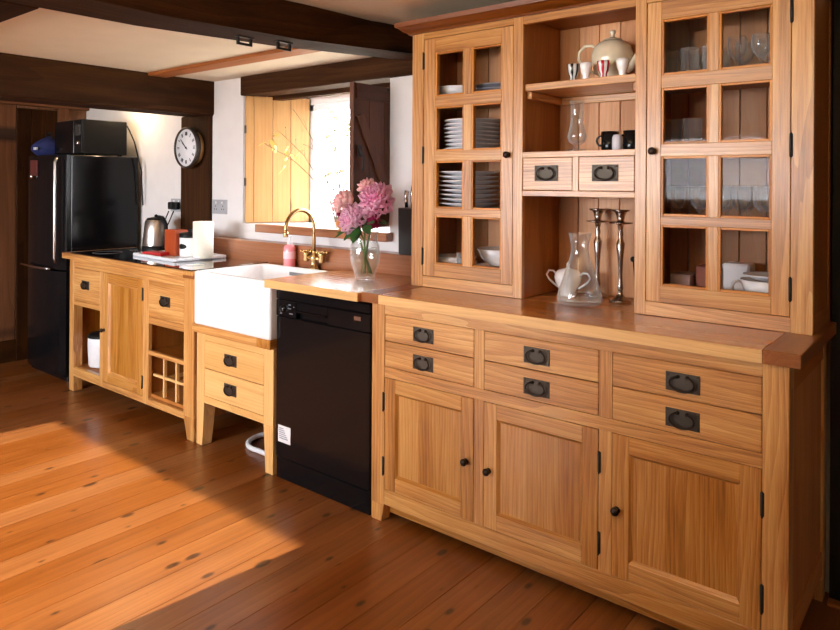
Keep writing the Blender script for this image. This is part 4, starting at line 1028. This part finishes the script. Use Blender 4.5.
row(TUMB, 'glass_tumbler', (-.86, -.79), (.42,), 1.4905, 'clear tumbler behind the second-row left pane of the right dresser', 'glass', 'tumblers behind the second row')
lathe_thing('glass_dish', BWP(.06, .03), (-.71, .45, 1.4905), GLASS, 'shallow clear dish behind the second-row panes of the right dresser', 'dish')
o = MB().box(-.70, -.61, .455, .54, .943, 1.10, bev=.006).build('storage_tin', CERAM, None, (-.655, .5, .943)); tag(o, 'square white tin at the bottom of the right dresser', 'tin')
lathe_thing('serving_dish', PLP(.095), (-.545, .405, .943), PLATE, 'lower white plate under the wide teacup at the right dresser bottom', 'dish', 'plates under the teacup')
lathe_thing('serving_dish', PLP(.095), (-.545, .405, .963), PLATE, 'upper white plate directly under the wide teacup in the right dresser', 'dish', 'plates under the teacup')
tc_ = thing('teacup', 'wide white teacup on a plate at bottom right of the right dresser', 'cup', (-.545, .40, .982))
MB().lathe(BWP(.08, .078), (-.545, .40, .983), 28).build('body', CERAM, tc_)
MB().tube(arc((-.625, .385, 1.03), .022, 60, 300, 10), .005, 8).build('handle', CERAM, tc_)
lathe_thing('saucer', PLP(.07), (-.545, .40, 1.062), PLATE, 'white saucer laid over the wide teacup in the right dresser', 'saucer')
o = MB().box(-.86, -.79, .40, .5, .943, 1.055, bev=.003).build('tea_box', plain('pale pink card', srgb(190, 164, 160), .6), None, (-.825, .45, .943)); tag(o, 'pale pinkish box at bottom left of the right dresser', 'box')
o = MB().box(-.785, -.70, .44, .53, .943, 1.085, bev=.003).build('biscuit_box', TERRA, None, (-.745, .48, .943)); tag(o, 'terracotta coloured box behind the small white cup', 'box')
tc2 = thing('teacup', 'small white cup before the terracotta box in the right dresser', 'cup', (-.765, .37, .943))
MB().lathe(BWP(.045, .06), (-.765, .372, .943), 24).build('body', CERAM, tc2)
MB().tube(arc((-.805, .365, .975), .016, 60, 300, 8), .004, 8).build('handle', CERAM, tc2)

# ---- iron staples on the beam
for (xx, yy, lab) in ((-2.41, -.29, 'black iron staple under the beam, nearer the fridge'), (-2.36, -.12, 'black iron staple under the beam, nearer the dresser')):
    b = MB(); z = 1.984; dy = .032
    for sg in (-1, 1): b.box(xx - .005, xx + .005, yy + sg * dy - .006, yy + sg * dy + .006, z - .036, z + .004, bev=.001)
    b.box(xx - .005, xx + .005, yy - dy, yy + dy, z - .036, z - .026, bev=.001); b.box(xx - .012, xx + .012, yy - dy - .01, yy + dy + .01, z - .004, z + .002, bev=.001)
    b.build('iron_staple', IRON, BEAM)['label'] = lab

# ---- small bulb lamp above the microwave
lm = thing('bulkhead_lamp', 'small warm lamp glowing behind the beam over the microwave', 'lamp', (-4.8, .45, 1.93))
MB().lathe([(0, .105), (.04, .1), (.04, .075), (.02, .06), (0, .06)], (-4.8, .45, 1.93), 20).build('fitting', CERAM, lm)
MB().ball((-4.8, .45, 1.965), .026).build('bulb', plain('warm bulb', (1, .8, .5), .4, emit=((1, .72, .42), 12)), lm)

# ---- added seat out of view behind the camera, shading floor and lower doors
st_ = thing('shade_blocker', 'added unseen high-backed seat that shades the floor and lower doors', 'light blocker', (-.8, -2.65, 0))
b = MB()
for k in range(11): b.box(-2.2 + k * .232, -2.2 + (k + 1) * .232 - .003, -2.42, -2.39, .05, 1.27, 'z', .003)
b.build('backrest', DARKBEAM, st_)
MB().box(-2.2, .35, -2.85, -2.42, .40, .45, 'x', .006).build('seat', DARKBEAM, st_)
for xx in (-2.2, .31): MB().box(xx, xx + .04, -2.85, -2.42, 0, .75, 'z', .004).build('side_panel', DARKBEAM, st_)

pl = thing('ceiling_fill_lamp', 'added unseen pendant with an open-topped shade, brightening the right ceiling', 'lamp', (-.9, -1.9, 1.72))  # added out of view, shade shaped to throw light on the right ceiling
MB().lathe([(.12, -.1), (.15, .06), (.147, .06), (.117, -.1)], (-.9, -1.9, 1.72), 28).build('lamp_shade', TERRA, pl)
MB().lathe([(0, .004), (.118, .004), (.118, 0), (0, 0)], (-.9, -1.9, 1.622), 28).build('shade_base', TERRA, pl)
MB().tube([(-.9, -1.9, 1.72), (-.9, -1.9, 2.14)], .004, 8).build('cord', BLACKM, pl)
MB().ball((-.9, -1.9, 1.70), .028).build('bulb', plain('warm fill bulb', (1, .85, .65), .4, emit=((1, .78, .52), 15)), pl)

# ------------------------------------------------------------------ LIGHT
w = bpy.data.worlds.new('sky'); SC.world = w; w.use_nodes = True
nt = w.node_tree; bgn = nt.nodes['Background']
bgn.inputs[0].default_value = (.95, .97, 1.0, 1); bgn.inputs[1].default_value = 17.0
def light(name, typ, loc, rot, energy, col=(1, 1, 1), **k):
    l = bpy.data.lights.new(name, typ); l.energy = energy; l.color = col
    for a, v in k.items():
        if a == 'portal': l.cycles.is_portal = v
        else: setattr(l, a, v)
    o = bpy.data.objects.new(name, l); COL.objects.link(o); o.location = loc; o.rotation_euler = rot; return o
R_ = math.radians
light('sun', 'SUN', (0, -10, 6), (R_(90 - 24.4), 0, R_(-6)), 12.5, (1, .92, .78), angle=R_(.35))
light('door_portal', 'AREA', ((DX0 + DX1) / 2, YF - .02, (DH + DS) / 2), (R_(90), 0, 0), 1, shape='RECTANGLE', size=DX1 - DX0, size_y=DH - DS, portal=True)
light('window_portal', 'AREA', (-2.9, 1.03, 1.5), (R_(-90), 0, 0), 1, shape='RECTANGLE', size=1.05, size_y=.8, portal=True)
light('ceiling_fill_light', 'POINT', (-.9, -1.9, 1.755), (0, 0, 0), 90, (1, .82, .6), shadow_soft_size=.05)  # fill for the right ceiling, inside the added pendant
light('lamp_light', 'POINT', (-4.8, .42, 1.9), (0, 0, 0), 3, (1, .74, .46), shadow_soft_size=.03)

# ------------------------------------------------------------------ CAMERA
cam = bpy.data.cameras.new('camera'); co = bpy.data.objects.new('camera', cam); COL.objects.link(co)
yaw, roll = -.68199, .005928
c, s = math.cos(yaw), math.sin(yaw)
fw = Vector((s, c, 0)); rt = Vector((c, -s, 0)); up = Vector((0, 0, 1))
Rr = rt * math.cos(roll) + up * math.sin(roll); Uu = up * math.cos(roll) - rt * math.sin(roll)
mt = Matrix(((Rr.x, Uu.x, -fw.x, 0), (Rr.y, Uu.y, -fw.y, -2.0792), (Rr.z, Uu.z, -fw.z, 1.371), (0, 0, 0, 1)))
co.matrix_world = mt
cam.sensor_width = 36; cam.sensor_fit = 'HORIZONTAL'; cam.lens = 690.37 * 36 / 840
cam.shift_y = -(315 - 183.5) / 840
cam.clip_start = .05
SC.camera = co
SC.view_settings.view_transform = 'Standard'; SC.view_settings.look = 'None'
SC.view_settings.exposure = 0.6; SC.view_settings.gamma = 1; SC.view_settings.use_curve_mapping = False
SC.cycles.max_bounces = 10; SC.cycles.transparent_max_bounces = 24; SC.cycles.diffuse_bounces = 5; SC.cycles.glossy_bounces = 5
SC.cycles.caustics_reflective = False; SC.cycles.caustics_refractive = False
SC.cycles.use_denoising = True
SC.cycles.sample_clamp_indirect = 8
